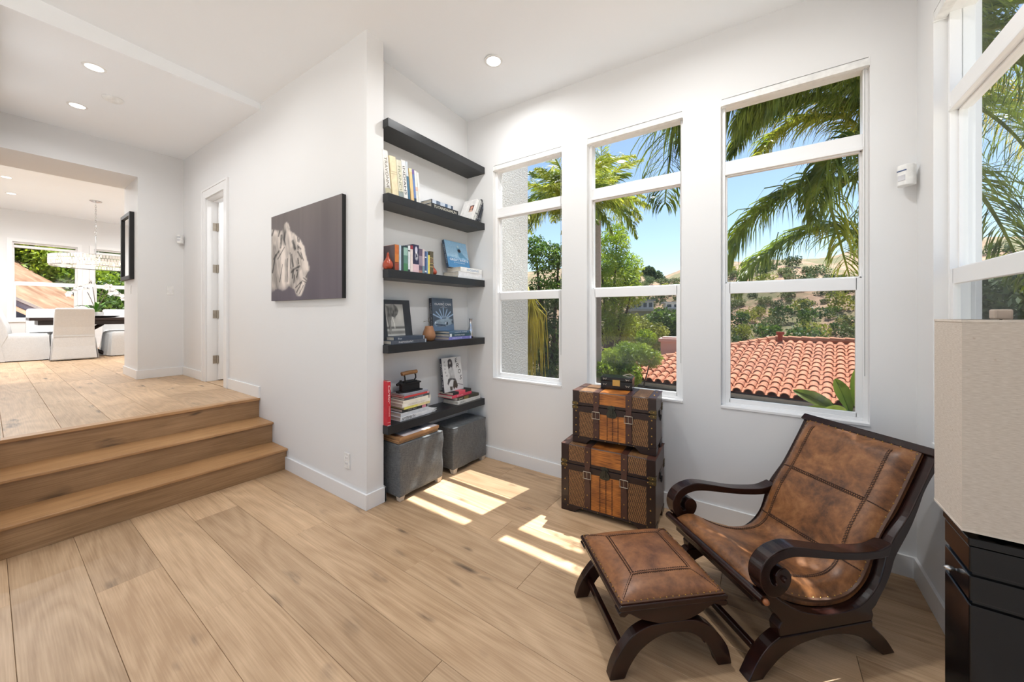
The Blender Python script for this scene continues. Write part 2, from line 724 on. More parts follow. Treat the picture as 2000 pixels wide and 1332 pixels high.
M_palm = leaf_mat('palm_leaflet', lin(70, 96, 40), lin(150, 168, 74), 0.45, 6.0, 0.4)
M_palm_y = leaf_mat('sunny_palm_leaflet', lin(118, 142, 48), lin(204, 206, 92), 0.5, 6.0, 0.4)  # brighter copy of the palm green, sunlit yellow put into its colour
M_palm_old = leaf_mat('yellowed_palm_leaflet', lin(176, 164, 52), lin(226, 214, 90), 0.4, 6.0)
M_leaf_d = leaf_mat('dark_green_foliage', lin(50, 78, 38), lin(112, 142, 62), 0.48, 1.2)
M_leaf_b = leaf_mat('bright_green_foliage', lin(86, 124, 36), lin(176, 196, 66), 0.5, 1.2)
M_leaf_y = leaf_mat('olive_foliage', lin(110, 120, 50), lin(176, 178, 86), 0.4, 0.8)
M_scrub = leaf_mat('dusty_scrub_foliage', lin(84, 98, 70), lin(138, 146, 98), 0.2, 0.5, 0.8)
M_scrub_d = leaf_mat('dark_scrub_foliage', lin(62, 82, 58), lin(104, 122, 78), 0.2, 0.5, 0.8)
M_bark = flat(160, 148, 138, 0.9)
M_barkd = flat(74, 60, 48, 0.9)


def terrain_mat():
    t = NT('dry_hillside')
    co = t.coords((1, 1, 1), False)
    n1 = t.n('TexNoise', {'Vector': co, 'Scale': 0.07, 'Detail': 10.0, 'Roughness': 0.7})
    n2 = t.n('TexNoise', {'Vector': co, 'Scale': 0.35, 'Detail': 6.0})
    soil = t.ramp(n2.outputs[0], [(0.3, lin(138, 106, 84)), (0.7, lin(174, 142, 116))])
    col = t.mix(t.ramp(n1.outputs[0], [(0.44, (0, 0, 0, 1)), (0.56, (1, 1, 1, 1))]), soil, lin(112, 106, 72))
    return t.done(t.bsdf(col, 0.95, bump=n2.outputs[0], bstr=0.6, bdist=0.5))


M_hill = terrain_mat()


def stucco(name, c):
    t = NT(name)
    co = t.coords((1, 1, 1), False)
    n = t.n('TexNoise', {'Vector': co, 'Scale': 55.0, 'Detail': 4.0})
    col = t.ramp(n.outputs[0], [(0.3, (c[0] * .88, c[1] * .88, c[2] * .88, 1)), (0.7, c)])
    return t.done(t.bsdf(col, 0.95, bump=n.outputs[0], bstr=0.6, bdist=0.01))


M_stucco = stucco('white_stucco', lin(226, 226, 222))
M_pink = stucco('pink_stucco', lin(232, 196, 186))


def clay():
    t = NT('terracotta_tile')
    co = t.coords((6, 6, 6))
    n = t.n('TexNoise', {'Vector': co, 'Scale': 1.5, 'Detail': 5.0})
    col = t.ramp(n.outputs[0], [(0.3, lin(170, 106, 78)), (0.7, lin(206, 142, 110))])
    r = t.rand()
    col = t.mix(t.math('MULTIPLY', r, 0.5), col, lin(226, 160, 122))
    return t.done(t.bsdf(col, 0.85))


M_clay = clay()


def weave(name, a, b, s):
    t = NT(name)
    co = t.coords((1, 1, 1), False)
    m1 = t.n('Mapping', {'Vector': co, 'Rotation': (0, math.radians(35), 0), 'Scale': (s, s, s * 1.6)})
    br = t.n('TexChecker', {'Vector': m1.outputs[0], 'Scale': 1.0})
    no = t.n('TexNoise', {'Vector': co, 'Scale': 60.0, 'Detail': 3.0})
    no2 = t.n('TexNoise', {'Vector': m1.outputs[0], 'Scale': 0.9, 'Detail': 2.0})
    f = t.math('ADD', t.math('MULTIPLY', br.outputs[1], 0.45), t.math('MULTIPLY', no2.outputs[0], 0.6))
    col = t.ramp(f, [(0.25, a), (0.75, b)])
    col = t.mix(0.5, col, t.ramp(no.outputs[0], [(0.35, (.35, .3, .3, 1)), (0.65, (1, 1, 1, 1))]), 'MULTIPLY')
    return t.done(t.bsdf(col, 0.55, bump=f, bstr=0.8, bdist=0.004))


M_wicker = weave('dark_wicker_weave', lin(26, 16, 10), lin(172, 124, 76), 125.0)


def bamboo():
    t = NT('orange_bamboo_slats')
    co = t.coords((1, 1, 1), False)
    m1 = t.n('Mapping', {'Vector': co, 'Scale': (8, 8, 260)})
    n1 = t.n('TexNoise', {'Vector': m1.outputs[0], 'Scale': 1.0, 'Detail': 2.0})
    n2 = t.n('TexNoise', {'Vector': co, 'Scale': 9.0, 'Detail': 2.0})
    f = t.math('ADD', t.math('MULTIPLY', n1.outputs[0], 0.6), t.math('MULTIPLY', n2.outputs[0], 0.4))
    col = t.ramp(f, [(0.36, lin(96, 48, 18)), (0.64, lin(206, 128, 54))])
    return t.done(t.bsdf(col, 0.4, bump=n1.outputs[0], bstr=0.5, bdist=0.002))


M_bamboo = bamboo()
M_strap = flat(74, 44, 34, 0.38)
M_trunkwood = flat(40, 22, 18, 0.32)
M_trunkside = flat(88, 72, 64, 0.38)
M_oldmetal = flat(62, 62, 54, 0.4, 0.7)

# ------------------------------------------------------------------ the setting
PZ = 0.57            # raised hall / dining floor
YT = 1.56            # long hall wall, face towards the camera
YN = 2.82            # window wall
XE = 0.65            # right-hand wall
XS = -2.52           # wall behind the shelves
XD = -6.60           # wall with the opening to the dining room
XF = -13.70          # far dining wall
ZW0, ZW1 = 0.785, 2.84
WX = [(-2.19, -1.445), (-1.215, -0.49), (-0.257, 0.47)]


def room_ceil(x, y):
    return 3.44 - 0.030 * (x + 2.35) - 0.060 * (y - 1.56)


def hall_ceil(x, y):
    return 3.435 - 0.038 * (x + 4.15)


def slab(name, x0, x1, y0, y1, fz, mat, th=0.12):
    mb = MB()
    c = [(x0, y0), (x1, y0), (x1, y1), (x0, y1)]
    vs = [(x, y, fz(x, y)) for x, y in c] + [(x, y, fz(x, y) + th) for x, y in c]
    mb.add(vs, [(3, 2, 1, 0), (4, 5, 6, 7), (0, 1, 5, 4), (1, 2, 6, 5), (2, 3, 7, 6), (3, 0, 4, 7)])
    return struct(mb.build(name, mat))


slab('ceiling', -4.13, 0.80, -3.35, 2.97, room_ceil, M_ceil)
slab('ceiling', -7.40, -4.13, -0.10, 1.71, hall_ceil, M_ceil, 0.35)
slab('ceiling', -13.85, -7.38, -1.75, 3.75, lambda x, y: 3.72, M_ceil)
slab('ceiling', -6.0, -4.4, 1.70, 3.30, lambda x, y: 3.30, M_ceil)

struct(holed_wall('x', -2.66, XE + 0.15, -0.02, 3.66, YN, YN + 0.15, [(a, b, ZW0, ZW1) for a, b in WX]).build('wall_north', M_wall))
struct(MB().box(XS - 0.14, XS, 1.66, 2.97, -0.02, 3.66).build('wall_west', M_wall))
struct(holed_wall('x', XD, -2.355, -0.02, 3.72, YT, 1.70, [(-5.69, -5.06, PZ - 0.03, 2.83)]).build('wall_center', M_wall))
mb = MB().box(XD - 0.79, XD, 1.11, 1.70, -0.02, 3.80).box(XD - 0.79, XD, -0.10, 1.11, 3.155, 3.80)
struct(mb.build('wall_inner_west', M_wall))
struct(MB().box(-7.39, -4.145, -0.10, 0.04, -0.02, 3.72).build('wall_left', M_wall))
struct(MB().box(-4.25, -4.145, -3.35, -0.10, -0.02, 3.66).box(-4.145, -3.50, -0.06, 0.035, -0.02, 0.60).build('wall_lower_west', M_wall))
struct(holed_wall('x', -4.25, XE + 0.15, -0.02, 3.80, -3.35, -3.20, [(-4.1, 0.5, 0.05, 3.05)]).build('wall_south', M_wall))  # wide unseen opening, added to let soft daylight into the room
WY = (1.40, 2.585)
struct(holed_wall('y', -3.35, YN, -0.02, 3.66, XE, XE + 0.15, [(WY[0], WY[1], ZW0, ZW1), (-3.0, 0.2, 0.05, 3.05)]).build('wall_east', M_wall))  # second opening is unseen, added for more daylight
# closet behind the open door
struct(MB().box(-6.0, -5.9, 1.70, 3.30, 0.4, 3.4).box(-4.55, -4.45, 1.70, 3.30, 0.4, 3.4).box(-6.0, -4.45, 3.20, 3.30, 0.4, 3.4).build('wall_back', M_wall))
# dining room
DW = [(0.335, 1.27, 1.28, 3.02), (1.535, 2.47, 1.28, 3.02)]
struct(holed_wall('y', -1.75, 3.75, 0.4, 3.85, XF - 0.15, XF, DW).build('wall_far_west', M_wall))
struct(holed_wall('x', XF, -7.39, 0.4, 3.85, -1.75, -1.60, [(-12.6, -9.4, 1.0, 3.1)]).build('wall_far_south', M_wall))  # unseen opening added to bring daylight into the dining room
struct(MB().box(XF, -7.39, 3.60, 3.75, 0.4, 3.85).build('wall_far_north', M_wall))
struct(MB().box(-7.39, -7.25, -1.75, -0.10, 0.4, 3.85).box(-7.39, -7.25, 1.70, 3.75, 0.4, 3.85).build('wall_far_east', M_wall))

# ---- floors of separate oak boards
PW = 0.2468
fl = struct(MB().box(-4.0, XE, -3.2, YN, -0.06, -0.0155).build('floor', M_sub))
plank_meshes = {}


def plank(x0, x1, y0, y1, ztop, parent):
    w, l = round(y1 - y0, 3), round(x1 - x0, 2)
    key = (w, l)
    if key not in plank_meshes:
        g = 0.0007
        me = MB().box(-l / 2 + g, l / 2 - g, -w / 2 + g, w / 2 - g, -0.015, 0).mesh('plank')
        me.materials.append(M_oak)
        plank_meshes[key] = me
    o = link('plank', plank_meshes[key], parent, bevel=0.0012, seg=1)
    o.location = ((x0 + x1) / 2, (y0 + y1) / 2, ztop)
    return o


JOINTS = {0: [-2.76, -0.66], 1: [-2.17, -0.05], 2: [-3.18, -1.08], 3: [-2.46, -0.36], -1: [-1.9, 0.1], -2: [-3.0, -0.9],
          4: [-1.62, 0.42], 5: [-3.0, -1.05], 6: [-1.42, 0.3], 7: [-2.2, -0.2], 8: [-1.3, 0.2], 9: [-1.9, 0.1]}
for r in range(-14, 11):
    y0, y1 = 0.3155 + r * PW, 0.3155 + (r + 1) * PW
    y0c, y1c = max(y0, -3.2), min(y1, YN)
    if y1c - y0c < 0.01:
        continue
    js = JOINTS.get(r) or [-3.3 + rnd.random() * 1.2, -1.3 + rnd.random() * 0.9]
    xs = [(-4.14 if y1c < 0.05 else -3.575) if y1c < 1.6 else XS] + [j for j in js if not (y1c > 1.6 and j < XS + 0.2)] + [XE]
    for a, b in zip(xs, xs[1:]):
        plank(a, b, y0c, y1c, 0.0, fl)

fp = struct(MB().box(XF, -4.17, -1.6, 3.6, PZ - 0.08, PZ - 0.0155).build('floor', M_sub))
for r in range(-6, 12):
    y0, y1 = 0.3155 + r * PW, 0.3155 + (r + 1) * PW
    hall = y1 > 0.05 and y0 < 1.54
    x = -4.222 if hall else (-7.25 if r > 5 or r < -1 else -7.25)
    if hall:
        first = {0: -5.13, 1: -4.88, 2: -6.4, 3: -5.6, 4: -5.0}.get(r, -5.3)
    else:
        first = x - 0.6 - rnd.random() * 1.4
    if not hall and (y1 < -0.5 or y0 > 2.6):
        continue
    xs = [x, first]
    while xs[-1] > XF + 2.4:
        xs.append(xs[-1] - 2.0 - 0.3 * rnd.random())
    xs.append(XF)
    for a, b in zip(xs, xs[1:]):
        lo = max(y0, 0.04) if hall and a > -7.3 and r < 1 else y0
        plank(b, a, lo, min(y1, YT) if (hall and a > -6.6) else y1, PZ, fp)
# closet floor boards
for k in range(4):
    plank(-5.9, -4.55, 1.56 + k * 0.41, 1.56 + (k + 1) * 0.41, PZ, fp)

# ---- stairs
st = thing('staircase', 'three pale oak steps rising to the raised hall', 'stairs', (0, 0, 0))
Y0S, Y1S = 0.036, 1.558
for z0, z1, x in ((0.0, 0.172, -3.575), (0.19, 0.360, -3.862), (0.38, 0.548, -4.158)):
    MB().box(x - 0.02, x, Y0S, Y1S, z0, z1).build('riser', M_riser, st, bevel=0.001)
for z, x0, x1 in ((0.19, -3.882, -3.550), (0.38, -4.178, -3.836)):
    MB().box(x0, x1, Y0S, Y1S, z - 0.019, z).build('tread', M_tread, st, bevel=0.003)
MB().box(-4.222, -4.133, Y0S + 0.004, Y1S, PZ - 0.022, PZ + 0.001).build('nosing', M_tread, st, bevel=0.003)

# ---- baseboards
BH, BT = 0.112, 0.015


def bb(name, x0, x1, y0, y1, z=0.0):
    o = MB().box(x0, x1, y0, y1, z, z + BH).build(name, M_trim, None, bevel=0.002)
    return struct(o)


bb('baseboard_center', -3.585, -2.340, YT - BT, YT)
bb('baseboard_center_east', -2.355, -2.340, YT, 1.70 + BT)
bb('baseboard_inner', XS, -2.34, 1.70, 1.70 + BT)
bb('baseboard_west', XS, XS + BT, 1.715, YN - BT)
bb('baseboard_north', XS, XE, YN - BT, YN)
bb('baseboard_east', XE - BT, XE, 0.2, YN - BT)
bb('baseboard_upper', -4.96, -4.135, YT - BT, YT, PZ)
bb('baseboard_far', XD, -5.80, YT - BT, YT, PZ)
bb('baseboard_inner_west', XD, XD + BT, 1.11 - BT, YT - BT, PZ)
bb('baseboard_inner_south', XD - 0.79, XD, 1.11 - BT, 1.11, PZ)
bb('baseboard_left', -7.39, -4.145, 0.04, 0.04 + BT, PZ)
bb('baseboard_left_front', -4.145, -4.13, -0.10, 0.04 + BT, PZ)
bb('baseboard_far_west', XF, XF + BT, -1.6, 3.6, PZ)

# ---- door in the hall wall
dr = MB()
dr.box(-5.69, -5.672, YT, 1.70, PZ, 2.83).box(-5.078, -5.06, YT, 1.70, PZ, 2.83).box(-5.69, -5.06, YT, 1.70, 2.812, 2.83)
dr.box(-5.09, -5.078, 1.625, 1.66, PZ, 2.812).box(-5.672, -5.078, 1.625, 1.66, 2.80, 2.812)
door = struct(dr.build('door_1', M_trim, None, bevel=0.002))
ca = MB()
ca.box(-5.770, -5.685, YT - 0.019, YT, PZ, 2.93).box(-5.065, -4.98, YT - 0.019, YT, PZ, 2.915).box(-5.685, -5.065, YT - 0.019, YT, 2.825, 2.915)
ca.box(-5.795, -5.770, YT - 0.026, YT, PZ, 2.94).box(-4.98, -4.955, YT - 0.026, YT, PZ, 2.94).box(-5.770, -4.98, YT - 0.0255, YT, 2.915, 2.94)
ca.build('casing', M_trim, door, bevel=0.002)
leaf_ = MB().box(-5.668, -5.632, 1.668, 2.28, PZ + 0.014, 2.80).build('door_leaf', M_trim, door, bevel=0.002)
for z in (2.49, 1.97, 1.40, 0.835):
    hb = MB().box(-5.6725, -5.6695, 1.618, 1.664, z - 0.05, z + 0.05).box(-5.664, -5.628, 1.6645, 1.6675, z - 0.05, z + 0.05)
    hb.tube([(-5.662, 1.664, z - 0.052), (-5.662, 1.664, z + 0.052)], 0.008, 8)
    hb.build('hinge', M_nickel, door)


# ---- windows
def window(n, axis, a0, a1, z0, z1, w0, sign, rails, screen=True, shade=True):
    """double-hung window with a transom light. The wall face is at w0, sign points outwards."""
    def B(mb, u0, u1, d0, d1, zz0, zz1):
        p, q = sorted((w0 + sign * d0, w0 + sign * d1))
        if axis == 'x':
            mb.box(u0, u1, p, q, zz0, zz1)
        else:
            mb.box(p, q, u0, u1, zz0, zz1)
        return mb
    zm0, zm1, zt0, zt1 = rails      # meeting rail, transom bar
    fr = MB()
    e = 0.0225
    B(fr, a0, a0 + e, 0.045, 0.125, z0, z1); B(fr, a1 - e, a1, 0.045, 0.125, z0, z1)
    B(fr, a0 + e, a1 - e, 0.045, 0.125, z0, z0 + 0.022); B(fr, a0 + e, a1 - e, 0.045, 0.125, z1 - 0.035, z1)
    B(fr, a0 + e, a1 - e, 0.05, 0.115, zt0, zt1)
    B(fr, a0 + e, a1 - e, 0.040, 0.055, zt0 - 0.004, zt0 + 0.014)
    w = struct(fr.build('window_%d' % n, M_vinyl, None, bevel=0.002))
    up = MB()
    s = 0.024
    c0, c1 = a0 + e, a1 - e
    B(up, c0, c0 + 0.010, 0.072, 0.100, zm0, zt0); B(up, c1 - 0.010, c1, 0.072, 0.100, zm0, zt0)
    B(up, c0, c1, 0.072, 0.100, zm0 + 0.01, zm1); B(up, c0, c1, 0.072, 0.100, zt0 - 0.008, zt0)
    up.build('upper_sash', M_vinyl, w, bevel=0.0015)
    lo = MB()
    B(lo, c0, c0 + s + 0.006, 0.048, 0.072, z0 + 0.022, zm1 - 0.01); B(lo, c1 - s - 0.006, c1, 0.048, 0.072, z0 + 0.022, zm1 - 0.01)
    B(lo, c0 + s, c1 - s, 0.048, 0.072, z0 + 0.022, z0 + 0.048); B(lo, c0 + s, c1 - s, 0.048, 0.072, zm0 - 0.05, zm1 - 0.01)
    lo.build('lower_sash', M_vinyl, w, bevel=0.0015)
    B(MB(), c0, c1, 0.083, 0.087, zt1, z1 - 0.035).build('transom_pane', M_glass, w)
    B(MB(), c0, c1, 0.083, 0.087, zm1, zt0).build('upper_pane', M_glass, w)
    B(MB(), c0 + s, c1 - s, 0.058, 0.062, z0 + 0.045, zm0 - 0.045).build('lower_pane', M_glass, w)
    if screen:
        B(MB(), c0, c1, 0.110, 0.1105, z0 + 0.02, zm1 - 0.02).build('insect_screen', M_screen, w)
    # painted sill and shade headrail
    B(MB(), a0, a1, -0.006, 0.046, z0 - 0.012, z0 + 0.004).build('sill', M_trim, w, bevel=0.002)
    if shade:
        hr = MB()
        B(hr, a0 + 0.004, a1 - 0.004, 0.000, 0.042, z1 - 0.045, z1 - 0.004)
        B(hr, a0, a0 + 0.006, -0.003, 0.045, z1 - 0.05, z1)
        B(hr, a1 - 0.006, a1, -0.003, 0.045, z1 - 0.05, z1)
        hr.build('shade_headrail', M_whitep, w, bevel=0.002)
    return w


RAILS = (1.59, 1.62, 2.345, 2.435)
for i, (a, b) in enumerate(WX):
    w = window(i + 1, 'x', a, b, ZW0, ZW1, YN, 1, RAILS)
    MB().tube([(b - 0.018, YN + 0.02, 2.79), (b - 0.018, YN + 0.021, 1.05)], 0.0018, 6).build('shade_cord', flat(170, 170, 168, 0.5), w)
window(4, 'y', WY[0], WY[1], ZW0, ZW1, XE, 1, RAILS)
window(5, 'y', DW[0][0], DW[0][1], DW[0][2], DW[0][3], XF, -1, (2.10, 2.14, 2.9, 2.95), False, False)
window(6, 'y', DW[1][0], DW[1][1], DW[1][2], DW[1][3], XF, -1, (2.10, 2.14, 2.9, 2.95), False, False)
# casings of the dining windows
for k, d in enumerate(DW):
    m_ = MB().box(XF, XF + 0.02, d[0] - 0.07, d[0], d[2] - 0.06, d[3] + 0.07).box(XF, XF + 0.02, d[1], d[1] + 0.07, d[2] - 0.06, d[3] + 0.07)
    m_.box(XF, XF + 0.02, d[0], d[1], d[3], d[3] + 0.07).box(XF, XF + 0.03, d[0] - 0.07, d[1] + 0.07, d[2] - 0.05, d[2])
    struct(m_.build('trim_%d' % (k + 1), M_trim))


# ---- recessed ceiling lights (seen fittings, plus unseen ones added for fill)
def downlight(x, y, z, label, watts, group='recessed ceiling downlights', size=0.11, col=(0.98, 0.99, 1.0)):
    t = thing('ceiling_light', label, 'downlight', (x, y, z), 0)
    MB().lathe([(0.072, 0.0), (0.072, -0.004), (0.055, -0.006), (0.052, -0.001)], 28).build('trim_ring', M_whitep, t, smooth=True)
    MB().lathe([(0.053, -0.002), (0.053, -0.0045), (0.03, -0.0055)], 28).build('diffuser', M_bulb, t, smooth=True)
    ld = bpy.data.lights.new('downlight_lamp', 'AREA')
    ld.shape = 'DISK'
    ld.size = size
    ld.energy = watts
    ld.spread = math.radians(165)
    ld.color = col
    lo = bpy.data.objects.new('downlight_lamp', ld)
    COL.objects.link(lo)
    lo.parent = t
    lo.location = (0, 0, -0.012)
    return t


W0 = DOWNLIGHT_W
downlight(-1.755, 2.268, room_ceil(-1.755, 2.268), 'recessed round ceiling light above the shelf alcove', W0 * 0.7)
downlight(-3.32, 0.51, room_ceil(-3.32, 0.51), 'recessed round ceiling light above the steps, cut by the top edge', W0 * 0.7)
downlight(-4.585, 0.515, hall_ceil(-4.585, 0), 'recessed round ceiling light in the hall, nearer the steps', W0 * 0.65)
downlight(-5.674, 0.525, hall_ceil(-5.674, 0), 'recessed round ceiling light in the hall, beside the dining opening', W0 * 0.6)
for x, y in ((-1.60, 0.95), (-0.45, 1.80), (-1.755, -1.3), (-3.32, -1.3)):  # unseen downlights added to fill the sunken room with light
    downlight(x, y, room_ceil(x, y), 'added unseen fill downlight over the sunken room', W0 * (0.30 if y < 0 else 1.35 if y > 1.5 else 0.55))['group'] = 'added unseen fill downlights'
for i, (px, py) in enumerate(((-11.9, 0.28), (-10.55, 0.20), (-9.6, 0.16))):
    downlight(px, py, 3.72, ('recessed dining room ceiling light deepest in the room', 'recessed dining room ceiling light, middle of three at the frame edge', 'recessed dining room ceiling light nearest the opening')[i], W0 * 2.4)
for x, y in ((-9.4, 2.6), (-12.2, 2.6), (-9.0, -0.8), (-11.2, -0.8)):  # unseen downlights added to brighten the dining room
    downlight(x, y, 3.72, 'added unseen fill downlight in the dining room', W0 * 2.4)['group'] = 'added unseen dining fill downlights'
downlight(-5.2, 2.4, 3.30, 'added unseen light in the closet behind the open door', W0 * 1.3)  # unseen lamp added to brighten the open door leaf

sd = thing('smoke_detector', 'round white smoke detector on the hall ceiling', 'smoke detector', (-5.16, 0.70, hall_ceil(-5.16, 0)))
MB().lathe([(0.075, 0.0), (0.075, -0.010), (0.062, -0.022), (0.045, -0.030), (0.0, -0.031)], 28).build('housing', M_whitep, sd, smooth=True)
MB().lathe([(0.066, -0.012), (0.0665, -0.014), (0.0645, -0.018), (0.064, -0.016)], 28).build('vent_ring', flat(150, 150, 150, .5), sd, smooth=True)


# ---- plates and sensors
def plate(name, label, cat, o, ex, kind):
    """o: centre on the wall, ex: direction to the right along the wall as seen from the room"""
    ex = Vector(ex)
    n = ex.cross(Vector((0, 0, 1)))     # out of the wall, into the room
    t = thing(name, label, cat, o)
    M = basis((0, 0, 0), ex, (0, 0, 1))  # local z = ex x up = n
    MB().box(-0.036, 0.036, -0.058, 0.058, 0, 0.006, M).build('cover_plate', M_whitep, t, bevel=0.002)
    if kind == 'outlet':
        for s in (-0.021, 0.021):
            MB().box(-0.017, 0.017, s - 0.014, s + 0.014, 0.005, 0.0078, M).build('socket', M_trim, t, bevel=0.002)
            MB().box(-0.008, -0.006, s - 0.006, s + 0.006, 0.0075, 0.0082, M).box(0.006, 0.008, s - 0.006, s + 0.006, 0.0075, 0.0082, M).build('slot', M_iron, t)
    else:
        MB().box(-0.016, 0.016, -0.034, 0.034, 0.005, 0.009, M).build('rocker', M_trim, t, bevel=0.002)
    return t


plate('wall_outlet', 'white wall outlet low on the hall wall near the floor', 'outlet', (-2.60, YT, 0.297), (1, 0, 0), 'outlet')
plate('light_switch', 'white light switch on the wall beside the dining opening', 'switch', (XD, 1.42, 1.72), (0, 1, 0), 'switch')
plate('light_switch', 'white light switch on the opening jamb under the black frame', 'switch', (-7.0, 1.11, 1.73), (1, 0, 0), 'switch')


def sensor(label, o, ang):
    t = thing('motion_sensor', label, 'sensor', o, ang)
    MB().prism_z([(-0.032, 0.0), (0.032, 0.0), (0.034, -0.03), (0.018, -0.052), (-0.018, -0.052), (-0.034, -0.03)], -0.055, 0.055).build('housing', M_whitep, t, bevel=0.005)
    MB().box(-0.016, 0.016, -0.0545, -0.05, -0.03, 0.0).build('lens', flat(206, 206, 210, .3), t, bevel=0.002)
    MB().box(-0.02, 0.02, -0.0535, -0.05, 0.020, 0.026).build('logo_strip', flat(74, 92, 130, .4), t)
    return t


sensor('white motion sensor in the corner between the tall window and the side window', (0.615, 2.785, 2.13), math.radians(-45))
sensor('white motion sensor in the hall corner between the door and the dining opening', (-6.56, 1.525, 2.42), math.radians(45))

# ------------------------------------------------------------------ armchair
CW = 0.585
ch = thing('armchair', 'low plantation armchair with scrolled dark wood arms and brown leather sling', 'armchair', (-0.060, 1.657, 0), math.radians(45))
SIDE = [(.141, .150), (.136, .183), (.151, .206), (.128, .236), (.086, .278), (.055, .305), (.062, .326), (.09, .326), (.117, .314)]
SIDE += spline([(.151, .288), (.22, .246), (.296, .219), (.367, .206), (.457, .205), (.52, .217), (.577, .252), (.618, .299), (.642, .358), (.660, .415), (.684, .46), (.723, .505), (.764, .55), (.802, .605), (.840, .665), (.880, .730), (.918, .795)], 3)
SIDE += [(.932, .812), (.948, .800)]
SIDE += spline([(.938, .765), (.914, .730), (.882, .690), (.850, .641), (.822, .580), (.788, .516), (.751, .462), (.717, .416), (.696, .38), (.678, .329), (.654, .284), (.624, .241), (.602, .208)], 3)
SIDE += [(.583, .192), (.590, .170), (.583, .150)]
LEG = [(0, 0)] + spline([(.012, .020), (.04, .067), (.078, .11), (.107, .132), (.141, .150)], 3) + [(.583, .150)] + spline([(.583, .128), (.613, .1), (.654, .06), (.697, 0)], 3)
LEG += [(.636, 0)] + spline([(.632, .004), (.601, .030), (.56, .068), (.508, .097), (.44, .117), (.367, .123), (.296, .118), (.22, .105), (.151, .075), (.099, .035), (.066, .002)], 3) + [(.063, 0)]
ARM = spline([(.672, .458), (.62, .442), (.577, .437), (.491, .443), (.406, .454), (.323, .472), (.242, .490), (.184, .499), (.137, .493), (.102, .481), (.073, .462), (.053, .436), (.044, .406), (.047, .373), (.061, .342), (.084, .321), (.115, .313), (.149, .323), (.174, .346), (.185, .374), (.180, .400), (.162, .417), (.140, .421), (.122, .412), (.113, .396)], 3)
ARM += spline([(.113, .378), (.118, .366), (.104, .364), (.092, .380), (.087, .40), (.093, .420), (.107, .435), (.126, .446), (.149, .453), (.184, .458), (.231, .455), (.323, .439), (.406, .424), (.491, .412), (.577, .405), (.652, .408)], 3)
for s in (0, 1):
    a, b = (0.0, 0.046) if s == 0 else (CW - 0.046, CW)
    MB().prism(SIDE, a, b).build('side_frame', M_mahog, ch, bevel=0.004)
    MB().prism(LEG, a - 0.002, b + 0.002).build('leg_arch', M_mahog, ch, bevel=0.004)
    a, b = (-0.010, 0.050) if s == 0 else (CW - 0.050, CW + 0.010)
    ar = MB().prism(ARM, a, b).build('arm', M_mahog, ch, bevel=0.004)
    e = a - 0.004 if s == 0 else b + 0.004
    bo = MB()
    bo.tube([(.150, a + 0.002, .380), (.150, e - (0.008 if s == 0 else -0.008), .380)], [0.013, 0.009], 14)
    bo.build('scroll_boss', M_mahog, ar, smooth=True)
PROF = spline([(.062, .318), (.11, .322), (.17, .292), (.235, .262), (.305, .238), (.38, .224), (.455, .222), (.520, .236), (.575, .272), (.612, .325), (.640, .388), (.672, .450), (.715, .510), (.757, .565), (.800, .630), (.842, .697), (.880, .755), (.905, .795)], 4)
NP = len(PROF)
PN = []
for i in range(NP):
    a, b = PROF[max(i - 1, 0)], PROF[min(i + 1, NP - 1)]
    dx, dz = b[0] - a[0], b[1] - a[1]
    L = math.hypot(dx, dz)
    PN.append((-dz / L, dx / L))
Y0C, Y1C = 0.040, CW - 0.040


def cush(u, v, lift=0.0):
    """point on the leather surface, u along the sling 0..1, v across 0..1"""
    x = u * (NP - 1)
    i = min(int(x), NP - 2)
    f = x - i
    p = (PROF[i][0] * (1 - f) + PROF[i + 1][0] * f, PROF[i][1] * (1 - f) + PROF[i + 1][1] * f)
    n = (PN[i][0] * (1 - f) + PN[i + 1][0] * f, PN[i][1] * (1 - f) + PN[i + 1][1] * f)
    e = 1 - abs(2 * v - 1)
    h = 0.046 * (1 - (1 - min(1, e / 0.30)) ** 2.6)
    h *= min(1.0, (min(u / 0.07, (1 - u) / 0.07) + 0.02)) ** 0.5 if min(u, 1 - u) < 0.07 else 1.0
    h += lift + 0.004
    return (p[0] + n[0] * h, Y0C + (Y1C - Y0C) * v, p[1] + n[1] * h)


NU, NV = 70, 26
rows = []
for i in range(NU + 1):
    u = i / NU
    top = [cush(u, 0.5 - 0.5 * math.cos(PI * j / NV)) for j in range(NV + 1)]
    x = u * (NP - 1)
    k = min(int(round(x)), NP - 1)
    bot = [(p[0] - PN[k][0] * 0.0, p[1], p[2]) for p in (top[-1], top[0])]
    und = [(PROF[k][0] - PN[k][0] * 0.018, y, PROF[k][1] - PN[k][1] * 0.018) for y in (Y1C, Y0C)]
    rows.append(top + und)
mb = MB().sheet(rows, closed=True)
m = len(rows[0])
mb.f.append(tuple(range(m)))
mb.f.append(tuple(NU * m + k for k in range(m - 1, -1, -1)))
mb.build('leather_sling', M_leather, ch, smooth=True)
